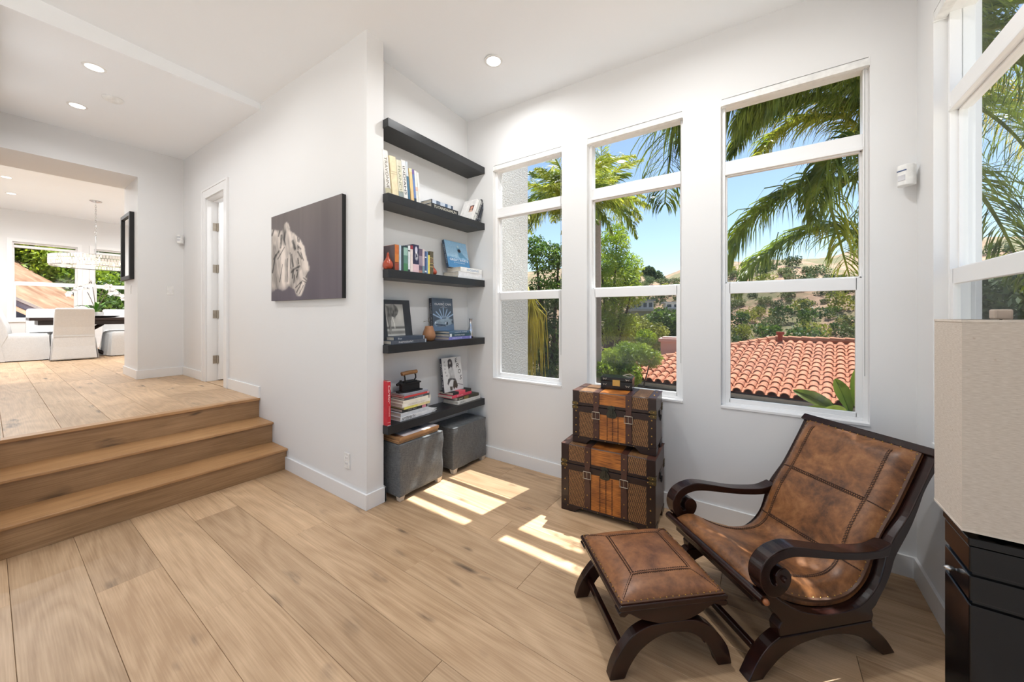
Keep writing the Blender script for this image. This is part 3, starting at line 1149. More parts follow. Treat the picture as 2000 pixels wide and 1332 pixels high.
# leather edging band with tacks
for v in (0.0, 1.0):
    pb = MB()
    rr = []
    for i in range(0, 61):
        u = 0.03 + 0.965 * i / 60
        p = cush(u, v)
        k = min(int(round(u * (NP - 1))), NP - 1)
        n = PN[k]
        yo = p[1]
        sg = 1 if v == 0 else -1
        rr.append([(p[0] + n[0] * h, yo + sg * y, p[2] + n[1] * h) for y, h in ((-.004, -.004), (-.004, .005), (0.004, .008), (.013, .008), (.016, .001), (.016, -.004))])
    pb.sheet(rr, closed=True)
    pb.build('edging_band', M_piping, ch, smooth=True)
tk = MB()
for v in (0.0, 1.0):
    sg = 1 if v == 0 else -1
    for i in range(34):
        u = 0.04 + 0.94 * i / 33
        p = cush(u, v, 0.0)
        k = min(int(round(u * (NP - 1))), NP - 1)
        tk.sphere((p[0] + PN[k][0] * 0.008, p[1] + sg * 0.006, p[2] + PN[k][1] * 0.008), 0.0036, 6, 4)
for i in range(14):
    v = 0.05 + 0.9 * i / 13
    p = cush(0.992, v)
    tk.sphere((p[0] - .004, p[1], p[2] + 0.002), 0.0036, 6, 4)
stuff(tk.build('brass_tacks', M_brass, ch, smooth=True))


def stitch_row(mb, surf, uv0, uv1, n, wid, along):
    """a band of crossed stitches between two surface points"""
    for i in range(n):
        a, b = i / n, (i + 0.8) / n
        for sgn in (-1, 1):
            q = []
            for t_, s_ in ((a, -sgn), (b, sgn)):
                u = uv0[0] + (uv1[0] - uv0[0]) * t_
                v = uv0[1] + (uv1[1] - uv0[1]) * t_
                if along == 'v':
                    u += s_ * wid
                else:
                    v += s_ * wid
                q.append(surf(u, v, 0.0012))
            mb.tube(q, 0.0015, 4)


sm = MB()
for u in (0.515, 0.745):
    stitch_row(sm, cush, (u, 0.16), (u, 0.84), 36, 0.008, 'v')
    for v0, v1 in ((0.015, 0.135), (0.865, 0.985)):
        stitch_row(sm, cush, (u, v0), (u, v1), 9, 0.002, 'v')
for v in (0.15, 0.85):
    stitch_row(sm, cush, (0.10, v), (0.955, v), 84, 0.013, 'u')
stuff(sm.build('stitching', M_thread, ch))
# seam ridges beneath the stitches
sr = MB()
for u in (0.515, 0.745):
    sr.tube([cush(u, 0.02 + 0.96 * i / 30, -0.0015) for i in range(31)], 0.0025, 6)
for v in (0.15, 0.85):
    sr.tube([cush(0.09 + 0.87 * i / 60, v, -0.001) for i in range(61)], 0.003, 6)
sr.build('seam', M_leather, ch, smooth=True)
# wooden bed of the sling, rails and stretchers
br = MB()
rr = []
for i in range(2, NP - 1):
    rr.append([(PROF[i][0] - PN[i][0] * d, y, PROF[i][1] - PN[i][1] * d) for y, d in ((0.044, 0.016), (CW - 0.044, 0.016), (CW - 0.044, 0.030), (0.044, 0.030))])
br.sheet(rr, closed=True)
br.build('seat_board', M_mahog, ch)
rl = MB()
rl.tube([(.060, -0.012, .312), (.060, CW + 0.012, .312)], 0.019, 18)
fr_ = rl.build('front_rail', M_mahog, ch, smooth=True)
for y in (-0.016, CW + 0.016):
    bl = MB()
    bl.sphere((.062, y, .310), 0.0125, 12, 8)
    bl.build('rail_cap', flat(150, 92, 54, 0.35), fr_, smooth='all')
MB().box(.064, .086, 0.046, CW - 0.046, .262, .312).build('front_apron', M_mahog, ch, bevel=0.003)
tr = MB()
tr.prism([(.896, .800), (.924, .826), (.962, .808), (.938, .772)], -0.004, CW + 0.004)
tr.build('top_rail', M_mahog, ch, bevel=0.005)
MB().box(.054, .080, 0.044, CW - 0.044, .074, .100).build('stretcher', M_mahog, ch, bevel=0.005)
MB().box(.590, .616, 0.044, CW - 0.044, .080, .106).build('stretcher', M_mahog, ch, bevel=0.005)

# ------------------------------------------------------------------ footstool
OW = 0.455
ot = thing('footstool', 'low dark wood footstool with tan leather cushion in front of the armchair', 'footstool', (-0.492, 1.359, 0), math.radians(42.8))
APR = [(.046, .262), (.478, .262), (.492, .256), (.496, .243), (.484, .236), (.463, .238), (.437, .250)] + spline([(.428, .247), (.375, .219), (.344, .206), (.315, .199)], 3) + spline([(.205, .199), (.173, .207), (.124, .224), (.085, .246)], 3) + [(.075, .248), (.060, .236), (.042, .240), (.034, .255)]
OLEG = [(0, 0)] + spline([(.004, .020), (.017, .058), (.046, .109), (.094, .163), (.150, .190), (.205, .199)], 4) + spline([(.315, .199), (.370, .190), (.415, .166), (.458, .124), (.495, .072), (.510, .02)], 4) + [(.513, 0), (.453, 0)]
OLEG += spline([(.447, .020), (.427, .061), (.395, .103), (.344, .140), (.293, .153), (.243, .155), (.183, .138), (.124, .099), (.085, .049), (.064, .006)], 4) + [(.060, 0)]
for y in (0.0, OW - 0.042):
    MB().prism(APR, y, y + 0.042).build('apron', M_mahog, ot, bevel=0.003)
    MB().prism(OLEG, y + 0.001, y + 0.041).build('leg_arch', M_mahog, ot, bevel=0.004)
tb = MB().prism([(.046, .2625), (.478, .2625), (.492, .266), (.494, .276), (.486, .283), (.044, .283), (.036, .276), (.038, .266)], -0.004, OW + 0.004)
tb.build('top_board', M_mahog, ot, bevel=0.003)
for x in (.052, .477):
    MB().tube([(x, 0.042, .254), (x, OW - 0.042, .254)], 0.011, 12).build('edge_roll', M_mahog, ot, smooth=True)
for x in (.070, .430):
    MB().box(x - 0.011, x + 0.011, 0.04, OW - 0.04, .060, .092).build('stretcher', M_mahog, ot, bevel=0.003)
OX0, OX1, OY0, OY1 = .052, .478, .012, OW - .012


def ocush(u, v, lift=0.0):
    e = min(min(u, 1 - u), min(v, 1 - v))
    d = 1 - (1 - min(1, min(u, 1 - u) / 0.36)) ** 2.4
    g = 1 - (1 - min(1, min(v, 1 - v) / 0.36)) ** 2.4
    return (OX0 + (OX1 - OX0) * u, OY0 + (OY1 - OY0) * v, .2835 + 0.054 * min(d, g) ** 0.6 * max(d, g) ** 0.4 + lift)


N = 36
cs = [0.5 - 0.5 * math.cos(PI * j / N) for j in range(N + 1)]
MB().sheet([[ocush(u, v) for v in cs] for u in cs]).build('leather_cushion', M_leather2, ot, smooth='all')
pb = MB()
for x0, x1, y0, y1 in ((OX0 - .006, OX1 + .006, OY0 - .008, OY0 + .008), (OX0 - .006, OX1 + .006, OY1 - .008, OY1 + .008), (OX0 - .008, OX0 + .008, OY0, OY1), (OX1 - .008, OX1 + .008, OY0, OY1)):
    pb.box(x0, x1, y0, y1, .2825, .2885)
pb.build('edging_band', M_piping, ot, bevel=0.002)
tk = MB()
for i in range(17):
    f = i / 16
    for y in (OY0 - .001, OY1 + .001):
        tk.sphere((OX0 + (OX1 - OX0) * f, y, .2895), 0.0034, 6, 4)
    for x in (OX0 - .001, OX1 + .001):
        tk.sphere((x, OY0 + (OY1 - OY0) * f, .2895), 0.0034, 6, 4)
stuff(tk.build('brass_tacks', M_brass, ot, smooth=True))
sm, sr = MB(), MB()
a, b = 0.20, 0.80
for p, q, al in (((a, a), (a, b), 'v'), ((b, a), (b, b), 'v'), ((a, a), (b, a), 'u'), ((a, b), (b, b), 'u')):
    stitch_row(sm, ocush, p, q, 26, 0.017, al)
    sr.tube([ocush(p[0] + (q[0] - p[0]) * i / 20, p[1] + (q[1] - p[1]) * i / 20, -0.001) for i in range(21)], 0.004, 6)
for p, q in (((0.03, 0.03), (a, a)), ((0.97, 0.03), (b, a)), ((0.03, 0.97), (a, b)), ((0.97, 0.97), (b, b))):
    stitch_row(sm, ocush, p, q, 11, 0.013, 'u')
    sr.tube([ocush(p[0] + (q[0] - p[0]) * i / 8, p[1] + (q[1] - p[1]) * i / 8, -0.001) for i in range(9)], 0.004, 6)
stuff(sm.build('stitching', M_thread, ot))
sr.build('seam', M_leather2, ot, smooth=True)


# ------------------------------------------------------------------ wicker trunks
def trunk(label, loc, rz, W, D, H, lid):
    t = thing('storage_trunk', label, 'trunk', loc, rz, 'stacked wicker trunks')
    zs = H - lid
    fz = 0.035
    bx = MB().box(0.004, W - 0.004, 0.006, D - 0.004, fz, zs - 0.002)
    body = bx.build('body', M_trunkside, t, bevel=0.003)
    ld = MB().box(0.002, W - 0.002, 0.003, D - 0.002, zs + 0.002, H - 0.001).build('lid', M_trunkside, t, bevel=0.006)
    # bracket feet and plinth
    MB().prism([(0, 0), (0.10, 0), (0.115, 0.018), (0.135, fz), (W - 0.135, fz), (W - 0.115, 0.018), (W - 0.10, 0), (W, 0), (W, fz + 0.012), (0, fz + 0.012)], -0.001, 0.018).build('plinth', M_trunkwood, t, bevel=0.002)
    for x in (0.001, W - 0.019):
        for y0, y1 in ((0.019, 0.10), (D - 0.10, D)):
            MB().box(x, x + 0.018, y0, y1, 0, fz + 0.01).build('foot', M_trunkwood, t, bevel=0.002)
    tw = 0.105 * W
    fr = MB()
    for z0, z1 in ((fz + 0.012, zs - 0.003), (zs + 0.003, H - 0.004)):
        for x0 in (0.0, W - tw * 0.85):
            fr.box(x0, x0 + tw * 0.85, -0.001, 0.010, z0, z1)
    fr.box(0.0, W, -0.0015, 0.008, zs - 0.045, zs - 0.003)
    fr.box(0.0, W, -0.0015, 0.008, zs + 0.003, zs + 0.022)
    fr.build('front_frame', M_trunkwood, t, bevel=0.002)
    # woven panels left and right, on lid front too
    for x0, x1 in ((tw * 0.85, W * 0.27), (W * 0.735, W - tw * 0.85)):
        MB().box(x0, x1, 0.0005, 0.010, fz + 0.014, zs - 0.045).build('woven_panel', M_wicker, body)
        MB().box(x0, x1, 0.0005, 0.010, zs + 0.022, H - 0.006).build('woven_panel', M_wicker, ld)
        MB().box(x0, x1, 0.010, D * 0.94, H - 0.004, H + 0.0006).build('woven_panel', M_wicker, ld)
    MB().box(W * 0.345, W * 0.66, 0.0, 0.010, fz + 0.014, zs - 0.045).build('bamboo_panel', M_bamboo, body)
    MB().box(W * 0.345, W * 0.66, 0.0, 0.010, zs + 0.022, H - 0.006).build('bamboo_panel', M_bamboo, ld)
    MB().box(W * 0.345, W * 0.66, 0.010, D * 0.94, H - 0.004, H + 0.0006).build('bamboo_panel', M_bamboo, ld)
    # braided cords over the bamboo
    bc = MB()
    for fx in (0.44, 0.505, 0.57):
        n = int((zs - 0.06 - fz) / 0.0095)
        for i in range(n):
            z = fz + 0.022 + i * 0.0095
            bc.sphere((W * fx, -0.0008, z), 0.0046, 6, 4, (1, 0.55, 0.8))
    stuff(bc.build('braided_cord', flat(84, 44, 22, .5), body, smooth=True))
    # leather straps, buckles
    for fx in (0.305, 0.695):
        x0, x1 = W * fx - 0.021, W * fx + 0.021
        sp = MB()
        sp.box(x0, x1, -0.0045, 0.0, fz + 0.016, zs - 0.02).box(x0, x1, -0.005, 0.002, zs + 0.004, H + 0.002).box(x0, x1, -0.005, D * 0.96, H - 0.001, H + 0.0022)
        sp.box(x0 + 0.003, x1 - 0.003, -0.008, -0.003, zs - 0.11, zs + 0.01)
        so = sp.build('strap', M_strap, t, bevel=0.0015)
        bk = MB()
        zb = zs - 0.055
        pts = [(x0 - 0.005, zb - 0.024), (x1 + 0.005, zb - 0.024), (x1 + 0.005, zb + 0.024), (x0 - 0.005, zb + 0.024), (x0 - 0.005, zb - 0.024)]
        for p, q in zip(pts, pts[1:]):
            bk.tube([(p[0], -0.011, p[1]), (q[0], -0.011, q[1])], 0.0026, 6)
        bk.tube([((x0 + x1) / 2, -0.0115, zb - 0.024), ((x0 + x1) / 2, -0.013, zb + 0.026)], 0.002, 6)
        bk.build('buckle', M_nickel, so, smooth=True)
    # latch
    la = MB()
    cx = W * 0.495
    pts = []
    for k in range(24):
        th = 2 * PI * k / 24
        r = 0.034 * (1 + 0.12 * math.cos(3 * th))
        pts.append((cx + r * math.sin(th), zs - 0.030 + r * 1.0 * math.cos(th)))
    la.prism(pts, -0.010, -0.001)
    la.prism([(cx - 0.028, zs + 0.002), (cx + 0.028, zs + 0.002), (cx + 0.022, zs + 0.020), (cx, zs + 0.026), (cx - 0.022, zs + 0.020)], -0.010, -0.001)
    la.box(cx - 0.010, cx + 0.010, -0.018, -0.008, zs - 0.030, zs + 0.008)
    la.sphere((cx - 0.009, -0.011, zs - 0.042), 0.004, 8, 6).sphere((cx + 0.009, -0.011, zs - 0.042), 0.004, 8, 6)
    la.build('latch', M_oldmetal, t, bevel=0.0015)
    # corner plates and studs
    mcp = flat(96, 82, 52, .4, .7)
    for z0, z1 in ((zs - 0.026, zs - 0.002), (zs + 0.002, zs + 0.026)):
        MB().box(-0.002, tw * 0.62, -0.003, 0.0, z0, z1).build('corner_plate', mcp, t, bevel=0.001)
        MB().box(W - tw * 0.62, W + 0.0025, -0.003, 0.0, z0, z1).box(W - 0.003, W + 0.0025, 0.0, tw * 0.55, z0, z1).build('corner_plate', mcp, t, bevel=0.001)
        MB().box(W - 0.003, W + 0.0025, D - tw * 0.55, D, z0, z1).build('corner_plate', mcp, t, bevel=0.001)
    stt = MB()
    for x in (tw * 0.45, W - tw * 0.45):
        for k in range(4):
            stt.sphere((x, -0.002, fz + 0.04 + k * (zs - fz - 0.08) / 3), 0.0055, 8, 5)
        for dx in (-tw * 0.25, tw * 0.2):
            for dz in (-0.014, 0.014):
                stt.sphere((x + dx, -0.003, zs + dz), 0.004, 8, 5)
    for fx in (0.305, 0.695):
        for z in (zs + 0.035, H - 0.03, fz + 0.026, (fz + zs) / 2 - 0.04):
            stt.sphere((W * fx, -0.006, z), 0.0045, 8, 5)
    for k in range(6):
        stt.sphere((W * (0.08 + 0.168 * k), -0.002, fz + 0.006), 0.0035, 8, 5)
    for k in (0.3, 0.7):
        stt.sphere((W - tw * 0.4, D * k, H + 0.001), 0.006, 8, 5)
    stuff(stt.build('brass_studs', M_brass, t, smooth=True))
    for x0, x1 in ((W - tw * 0.8, W + 0.001), (-0.001, tw * 0.8)):
        MB().box(x0, x1, 0.0, D, H - 0.006, H + 0.0012).build('lid_end_band', M_strap, ld, bevel=0.001)
    # side handle on both ends
    for xs, sg in ((W - 0.003, 1), (0.003, -1)):
        hd = MB()
        zc = zs - 0.035
        hd.box(min(xs, xs + sg * 0.007), max(xs, xs + sg * 0.007), D * 0.5 - 0.014, D * 0.5 + 0.014, zc - 0.012, zc + 0.032)
        hd.tube([(xs + sg * 0.010, D * 0.5 + 0.022 * math.cos(PI * k / 8), zc - 0.034 * math.sin(PI * k / 8)) for k in range(9)], 0.004, 8)
        hd.build('handle', M_iron, t, smooth=True)
    return t


trunk('large wicker and leather trunk standing on the floor, lower of the two', (-1.2196, 2.374, 0), math.radians(4.2), 0.642, 0.365, 0.475, 0.135)
trunk('smaller wicker and leather trunk stacked on the large one', (-1.159, 2.434, 0.4775), math.radians(5.2), 0.570, 0.29, 0.374, 0.105)
bx = thing('keepsake_box', 'small black lacquer box with brass plate on top of the trunks', 'box', (-1.007, 2.589, 0.8545), math.radians(10))
MB().box(0, 0.222, 0, 0.135, 0, 0.058).build('body', M_black, bx, bevel=0.002)
MB().box(-0.001, 0.223, -0.001, 0.136, 0.060, 0.088).build('lid', M_black, bx, bevel=0.003)
MB().box(0.085, 0.137, -0.003, 0.001, 0.026, 0.070).build('brass_plate', M_brass, bx, bevel=0.001)
for x, z in ((0.03, 0.035), (0.03, 0.074), (0.19, 0.028), (0.19, 0.074)):
    MB().tube([(x - 0.012, -0.002, z + 0.006), (x - 0.007, -0.006, z - 0.004), (x, -0.007, z + 0.003), (x + 0.007, -0.006, z - 0.004), (x + 0.012, -0.002, z + 0.006)], 0.0028, 6).build('clasp', M_nickel, bx, smooth=True)
MB().tube([(0.14, 0.12, 0.086), (0.19, 0.128, 0.100), (0.215, 0.130, 0.088)], 0.003, 6).build('handle', M_nickel, bx, smooth=True)


# ------------------------------------------------------------------ fabric cubes under the shelves
def pouf(label, x1, y0, y1, H, seed):
    D, Wd = 0.262, y1 - y0
    t = thing('fabric_ottoman', label, 'ottoman', (x1 - D / 2, (y0 + y1) / 2, 0), 0, 'charcoal cube ottomans')
    bm = bmesh.new()
    bmesh.ops.create_cube(bm, size=1.0)
    for v in bm.verts:
        v.co.x *= D
        v.co.y *= Wd
        v.co.z = v.co.z * (H - 0.038) + 0.038 + (H - 0.038) / 2
    bmesh.ops.bevel(bm, geom=bm.edges[:], offset=0.010, segments=3, affect='EDGES', profile=0.5)
    bmesh.ops.subdivide_edges(bm, edges=[e for e in bm.edges if e.calc_length() > 0.1], cuts=22, use_grid_fill=True)
    for v in bm.verts:
        x, y, z = v.co
        s = abs(z - H) > 0.02
        if s:
            a = math.sin(y * 16 + z * 9 + seed) * math.sin(z * 21 - y * 8 + seed * 2) + 0.6 * math.sin(y * 34 - z * 25 + seed * 3)
            k = 0.0032 * a * min(1, (H - z) * 14)
            if abs(x) > D / 2 - 0.012:
                v.co.x += k * (1 if x > 0 else -1)
            if abs(y) > Wd / 2 - 0.012:
                v.co.y += k * (1 if y > 0 else -1)
        else:
            v.co.z += 0.002 * math.sin(x * 20 + seed) * math.sin(y * 15) - 0.002
    me = bpy.data.meshes.new('cover')
    bm.to_mesh(me)
    bm.free()
    me.materials.append(M_pouf)
    link('cover', me, t, smooth='all')
    pp = MB()
    hz = H - 0.006
    for sx in (-1, 1):
        pp.tube([(sx * (D / 2 - 0.003), -Wd / 2 + 0.006, hz), (sx * (D / 2 - 0.003), Wd / 2 - 0.006, hz)], 0.004, 6)
        pp.tube([(-D / 2 + 0.006, sx * (Wd / 2 - 0.003), hz), (D / 2 - 0.006, sx * (Wd / 2 - 0.003), hz)], 0.004, 6)
    pp.build('piping', M_pouf, t, smooth=True)
    for sx in (-1, 1):
        for sy in (-1, 1):
            cx, cy = sx * (D / 2 - 0.030), sy * (Wd / 2 - 0.032)
            lg = MB()
            vs = [(cx + a * 0.026, cy + b * 0.026, 0.045) for a, b in ((-1, -1), (1, -1), (1, 1), (-1, 1))] + [(cx + a * 0.018, cy + b * 0.018, 0.0) for a, b in ((-1, -1), (1, -1), (1, 1), (-1, 1))]
            lg.add(vs, [(0, 1, 2, 3), (7, 6, 5, 4), (0, 4, 5, 1), (1, 5, 6, 2), (2, 6, 7, 3), (3, 7, 4, 0)])
            lg.build('leg', flat(206, 196, 182, .35), t, bevel=0.002)
    return t


pouf('charcoal fabric cube ottoman under the shelf with wooden boxes on it', -2.236, 1.752, 2.198, 0.425, 1.0)
pouf('charcoal fabric cube ottoman under the shelf, nearer the windows, bare top', -2.236, 2.322, 2.772, 0.408, 4.0)

# ------------------------------------------------------------------ lamp and black cabinet
cb_ = thing('drawer_cabinet', 'narrow glossy black drawer cabinet below the lamp', 'cabinet', (0.4517, 1.533, 0), 0)
MB().box(0.008, 0.175, 0.008, 0.162, 0.0, 0.78).build('body', M_black, cb_)
for z0, z1, nm in ((0.0, 0.609, 'door'), (0.620, 0.688, 'drawer'), (0.699, 0.768, 'drawer')):
    o = MB().box(0.0, 0.178, 0.0, 0.169, z0, z1).build(nm, M_black, cb_, bevel=0.003)
    if z0 == 0.620:
        MB().sphere((-0.012, 0.085, 0.655), 0.010, 12, 8, (1.3, 0.7, 0.7)).tube([(0.0, 0.085, 0.655), (-0.012, 0.085, 0.655)], 0.004, 8).build('knob', M_steel, o, smooth=True)
MB().box(-0.003, 0.180, -0.004, 0.173, 0.771, 0.792).build('top', M_black, cb_, bevel=0.003)

lm = thing('table_lamp', 'table lamp with a tall square linen shade on the black cabinet', 'lamp', (0.5365, 1.624, 0.792), 0)
Z0L, Z1L = 0.018, 0.593
hw = 0.1005
sh = MB()
rg_ = []
for h_, z in ((hw, Z0L), (hw, Z1L), (hw - 0.0016, Z1L), (hw - 0.0016, Z0L), (hw, Z0L)):
    rg_.append([(-h_, -h_, z), (h_, -h_, z), (h_, h_, z), (-h_, h_, z)])
sh.sheet(rg_, closed=True)
shd = sh.build('lamp_shade', M_shade, lm)
for z in (Z0L, Z1L - 0.006):
    tp = MB()
    for s in (-1, 1):
        tp.box(-hw - 0.0008, hw + 0.0008, s * hw - 0.0012, s * hw + 0.0012, z, z + 0.006)
        tp.box(s * hw - 0.0012, s * hw + 0.0012, -hw - 0.0008, hw + 0.0008, z, z + 0.006)
    tp.build('shade_trim', flat(216, 206, 194, .8), shd)
MB().box(-0.055, 0.055, -0.055, 0.055, 0.0, 0.014).build('base', M_black, lm, bevel=0.003)
MB().tube([(0, 0, 0.014), (0, 0, 0.33)], 0.010, 12).build('stem', M_black, lm, smooth=True)
MB().lathe([(0.016, 0.33), (0.018, 0.37), (0.014, 0.38), (0.030, 0.43), (0.030, 0.46), (0.012, 0.50)], 16).build('bulb', M_whitep, lm, smooth=True)
hp = MB()
hp.tube([(0, 0.030 * math.sin(PI * k / 12) ** 0.5 * (1 if k else 0) + 0, 0.33 + 0.265 * k / 12) for k in range(13)], 0.0022, 6)
hp.tube([(0, -0.030 * math.sin(PI * k / 12) ** 0.5 * (1 if k else 0), 0.33 + 0.265 * k / 12) for k in range(13)], 0.0022, 6)
hp.box(-hw, hw, -0.002, 0.002, 0.588, 0.592).box(-0.002, 0.002, -hw, hw, 0.588, 0.592)
hp.build('harp', M_steel, lm)
MB().box(-0.017, 0.017, -0.017, 0.017, 0.594, 0.622).build('finial', flat(190, 172, 156, .5), lm, bevel=0.004)

# ------------------------------------------------------------------ tiger canvas
HEAD = [(-0.015, 0.872), (0.068, 0.85), (0.179, 0.819), (0.203, 0.875), (0.226, 0.897), (0.264, 0.904), (0.294, 0.873), (0.33, 0.78), (0.374, 0.756), (0.43, 0.704), (0.486, 0.643), (0.533, 0.573), (0.553, 0.499), (0.572, 0.425), (0.607, 0.35), (0.607, 0.299), (0.577, 0.281), (0.57, 0.231), (0.576, 0.2), (0.549, 0.16), (0.528, 0.1), (0.494, 0.039), (0.445, 0.022), (0.395, 0.043), (0.367, 0.108), (0.294, 0.144), (0.248, 0.114), (0.187, 0.095), (0.108, 0.132), (0.034, 0.101), (-0.024, 0.07)]
STRIPES = [([(0.043, 0.838), (0.014, 0.786)], 0.019), ([(0.147, 0.808), (0.123, 0.756)], 0.0163), ([(0.175, 0.748), (0.158, 0.618)], 0.0218), ([(0.351, 0.654), (0.386, 0.563)], 0.0218), ([(0.423, 0.684), (0.43, 0.641)], 0.0122), ([(0.444, 0.66), (0.447, 0.628)], 0.0095), ([(0.443, 0.576), (0.471, 0.551)], 0.0122), ([(0.429, 0.594), (0.432, 0.552)], 0.0095), ([(0.429, 0.526), (0.484, 0.445)], 0.0136), ([(0.335, 0.506), (0.355, 0.375)], 0.0163), ([(0.428, 0.452), (0.439, 0.398)], 0.0122), ([(0.455, 0.365), (0.369, 0.342), (0.333, 0.313)], 0.015), ([(0.362, 0.332), (0.347, 0.248)], 0.0122), ([(0.426, 0.305), (0.412, 0.253)], 0.0122), ([(0.58, 0.279), (0.55, 0.243)], 0.015), ([(0.509, 0.235), (0.57, 0.19)], 0.0082), ([(0.495, 0.205), (0.55, 0.181)], 0.0068), ([(0.396, 0.138), (0.481, 0.196)], 0.0095), ([(0.41, 0.084), (0.481, 0.185)], 0.0095), ([(0.445, 0.062), (0.508, 0.153)], 0.0082), ([(0.267, 0.471), (0.264, 0.211)], 0.0095), ([(0.129, 0.577), (0.047, 0.498)], 0.0163), ([(0.072, 0.54), (0.021, 0.341)], 0.0136), ([(0.19, 0.414), (0.141, 0.219)], 0.0082), ([(0.313, 0.53), (0.318, 0.358)], 0.0082), ([(0.471, 0.51), (0.511, 0.422)], 0.0082), ([(0.376, 0.278), (0.368, 0.193)], 0.0082), ([(0.223, 0.608), (0.112, 0.49)], 0.0095)]
EAR = [(0.226, 0.837), (0.252, 0.778), (0.224, 0.652), (0.201, 0.699)]


def tiger(u, v):
    col = np.empty(u.shape + (3,))
    g = 0.365 + 0.05 * vnoise(u * 5, v * 1.2, 3) + 0.025 * vnoise(u * 34, v * 1.0, 5) - 0.05 * (1 - v) * (u > 0)
    for i, k in enumerate((1.04, 0.955, 0.93)):
        col[..., i] = g * k
    col[..., 2] += 0.045 * (1 - v)
    d = sdf_poly(u, v, HEAD) + 0.010 * (vnoise(u * 70, v * 50, 8) - 0.5)
    m = smooth01(-d / 0.022)
    m *= smooth01((v - 0.03) / 0.10 + 0.65 * (u > 0.36)) * (1 - 0.85 * smooth01((0.20 - v) / 0.16) * smooth01((0.36 - u) / 0.1))
    sh = 0.66 + 0.10 * smooth01(-d / 0.05)
    for pl, w, k in (([(0.40, 0.71), (0.50, 0.58), (0.53, 0.44), (0.55, 0.34)], .075, .24), ([(0.20, 0.60), (0.20, 0.34), (0.21, 0.14)], .060, .22), ([(0.30, 0.50), (0.28, 0.20)], .035, .14), ([(0.31, 0.76), (0.34, 0.62)], .05, .16), ([(0.05, 0.82), (0.13, 0.74), (0.16, 0.62)], .05, .12), ([(0.47, 0.30), (0.52, 0.20), (0.46, 0.05)], .05, .16), ([(0.26, 0.88), (0.30, 0.82)], .02, .14),
                     ([(0.06, 0.62), (0.05, 0.36), (0.10, 0.18)], .07, -.20), ([(0.34, 0.34), (0.37, 0.22), (0.33, 0.16)], .05, -.14), ([(0.42, 0.42), (0.44, 0.32), (0.42, 0.24)], .03, -.14), ([(0.24, 0.46), (0.235, 0.22)], .02, -.12), ([(0.37, 0.70), (0.38, 0.58)], .03, -.12)):
        sh = sh + k * smooth01((w - sd_line(u, v, pl)) / w)
    fur = 0.12 * (vnoise(u * 60 + v * 14, v * 12, 2) - 0.5) + 0.10 * (vnoise(u * 130, v * 24 + u * 30, 4) - 0.5)
    f = sh + fur
    for pl, w in STRIPES:
        ds = sd_line(u + .004 * (vnoise(u * 40, v * 40, 12) - .5), v, pl)
        f -= 0.46 * smooth01((w * 1.15 - ds) / (w * 0.9)) * (0.6 + 0.4 * vnoise(u * 80, v * 60, 9))
    f -= 0.36 * smooth01(-sdf_poly(u, v, EAR) / 0.02 + 0.35)
    f -= 0.25 * smooth01((.022 - np.abs(sd_line(u, v, [(0.20, 0.86), (0.215, 0.70), (0.235, 0.64)]))) / .018)
    f -= 0.5 * smooth01((.016 - np.hypot((u - .415) * .7, v - .325)) / .010)
    f = np.clip(f, 0.24, 0.95)
    for i, k in enumerate((0.95, 0.90, 0.86)):
        col[..., i] = col[..., i] * (1 - m) + f * k * m
    return col


cv = thing('tiger_canvas', 'wide canvas print of a pale tiger head in profile on the hall wall', 'wall art', (-3.808, 1.5275, 1.523), 0)
CWD, CHT = 1.190, 0.784
MB().box(0, CWD, 0.0005, YT - 1.5285, 0, CHT).build('canvas_edge', M_blackframe, cv, bevel=0.001)
printed('canvas_print', CWD, CHT, 250, 166, tiger, cv, basis((0, 0, 0), (1, 0, 0), (0, 0, 1)), 0.6)
# framed mirror on the opening jamb
pf = thing('framed_mirror', 'tall mirror in a black frame on the dining opening jamb', 'mirror', (-7.34, 1.11, 1.86), 0)
fm = MB()
fm.box(0, 0.05, -0.045, -0.002, 0, 0.88).box(0.50, 0.55, -0.045, -0.002, 0, 0.88).box(0.05, 0.50, -0.045, -0.002, 0, 0.05).box(0.05, 0.50, -0.045, -0.002, 0.83, 0.88)
fm.build('frame', M_blackframe, pf, bevel=0.003)
MB().box(0.05, 0.50, -0.026, -0.022, 0.05, 0.83).build('mirror_glass', flat(230, 232, 232, 0.04, 1.0, 0.0), pf)

# ------------------------------------------------------------------ floating shelves
SZ = [2.851, 2.298, 1.735, 1.172, 0.572]
for i, z in enumerate(SZ):
    lab = ('highest black floating shelf, empty, near the ceiling', 'second black floating shelf from the top with pale leaning books',
           'third black floating shelf from the top with the shark book', 'fourth black floating shelf from the top with the elephant book',
           'lowest black floating shelf with the flat iron, above the cube ottomans')[i]
    s = MB().box(XS, -2.292, 1.694, YN, z - 0.063, z).build('floating_shelf', M_shelf, None, bevel=0.0015)
    tag(s, lab, 'shelf', 'black floating shelves')


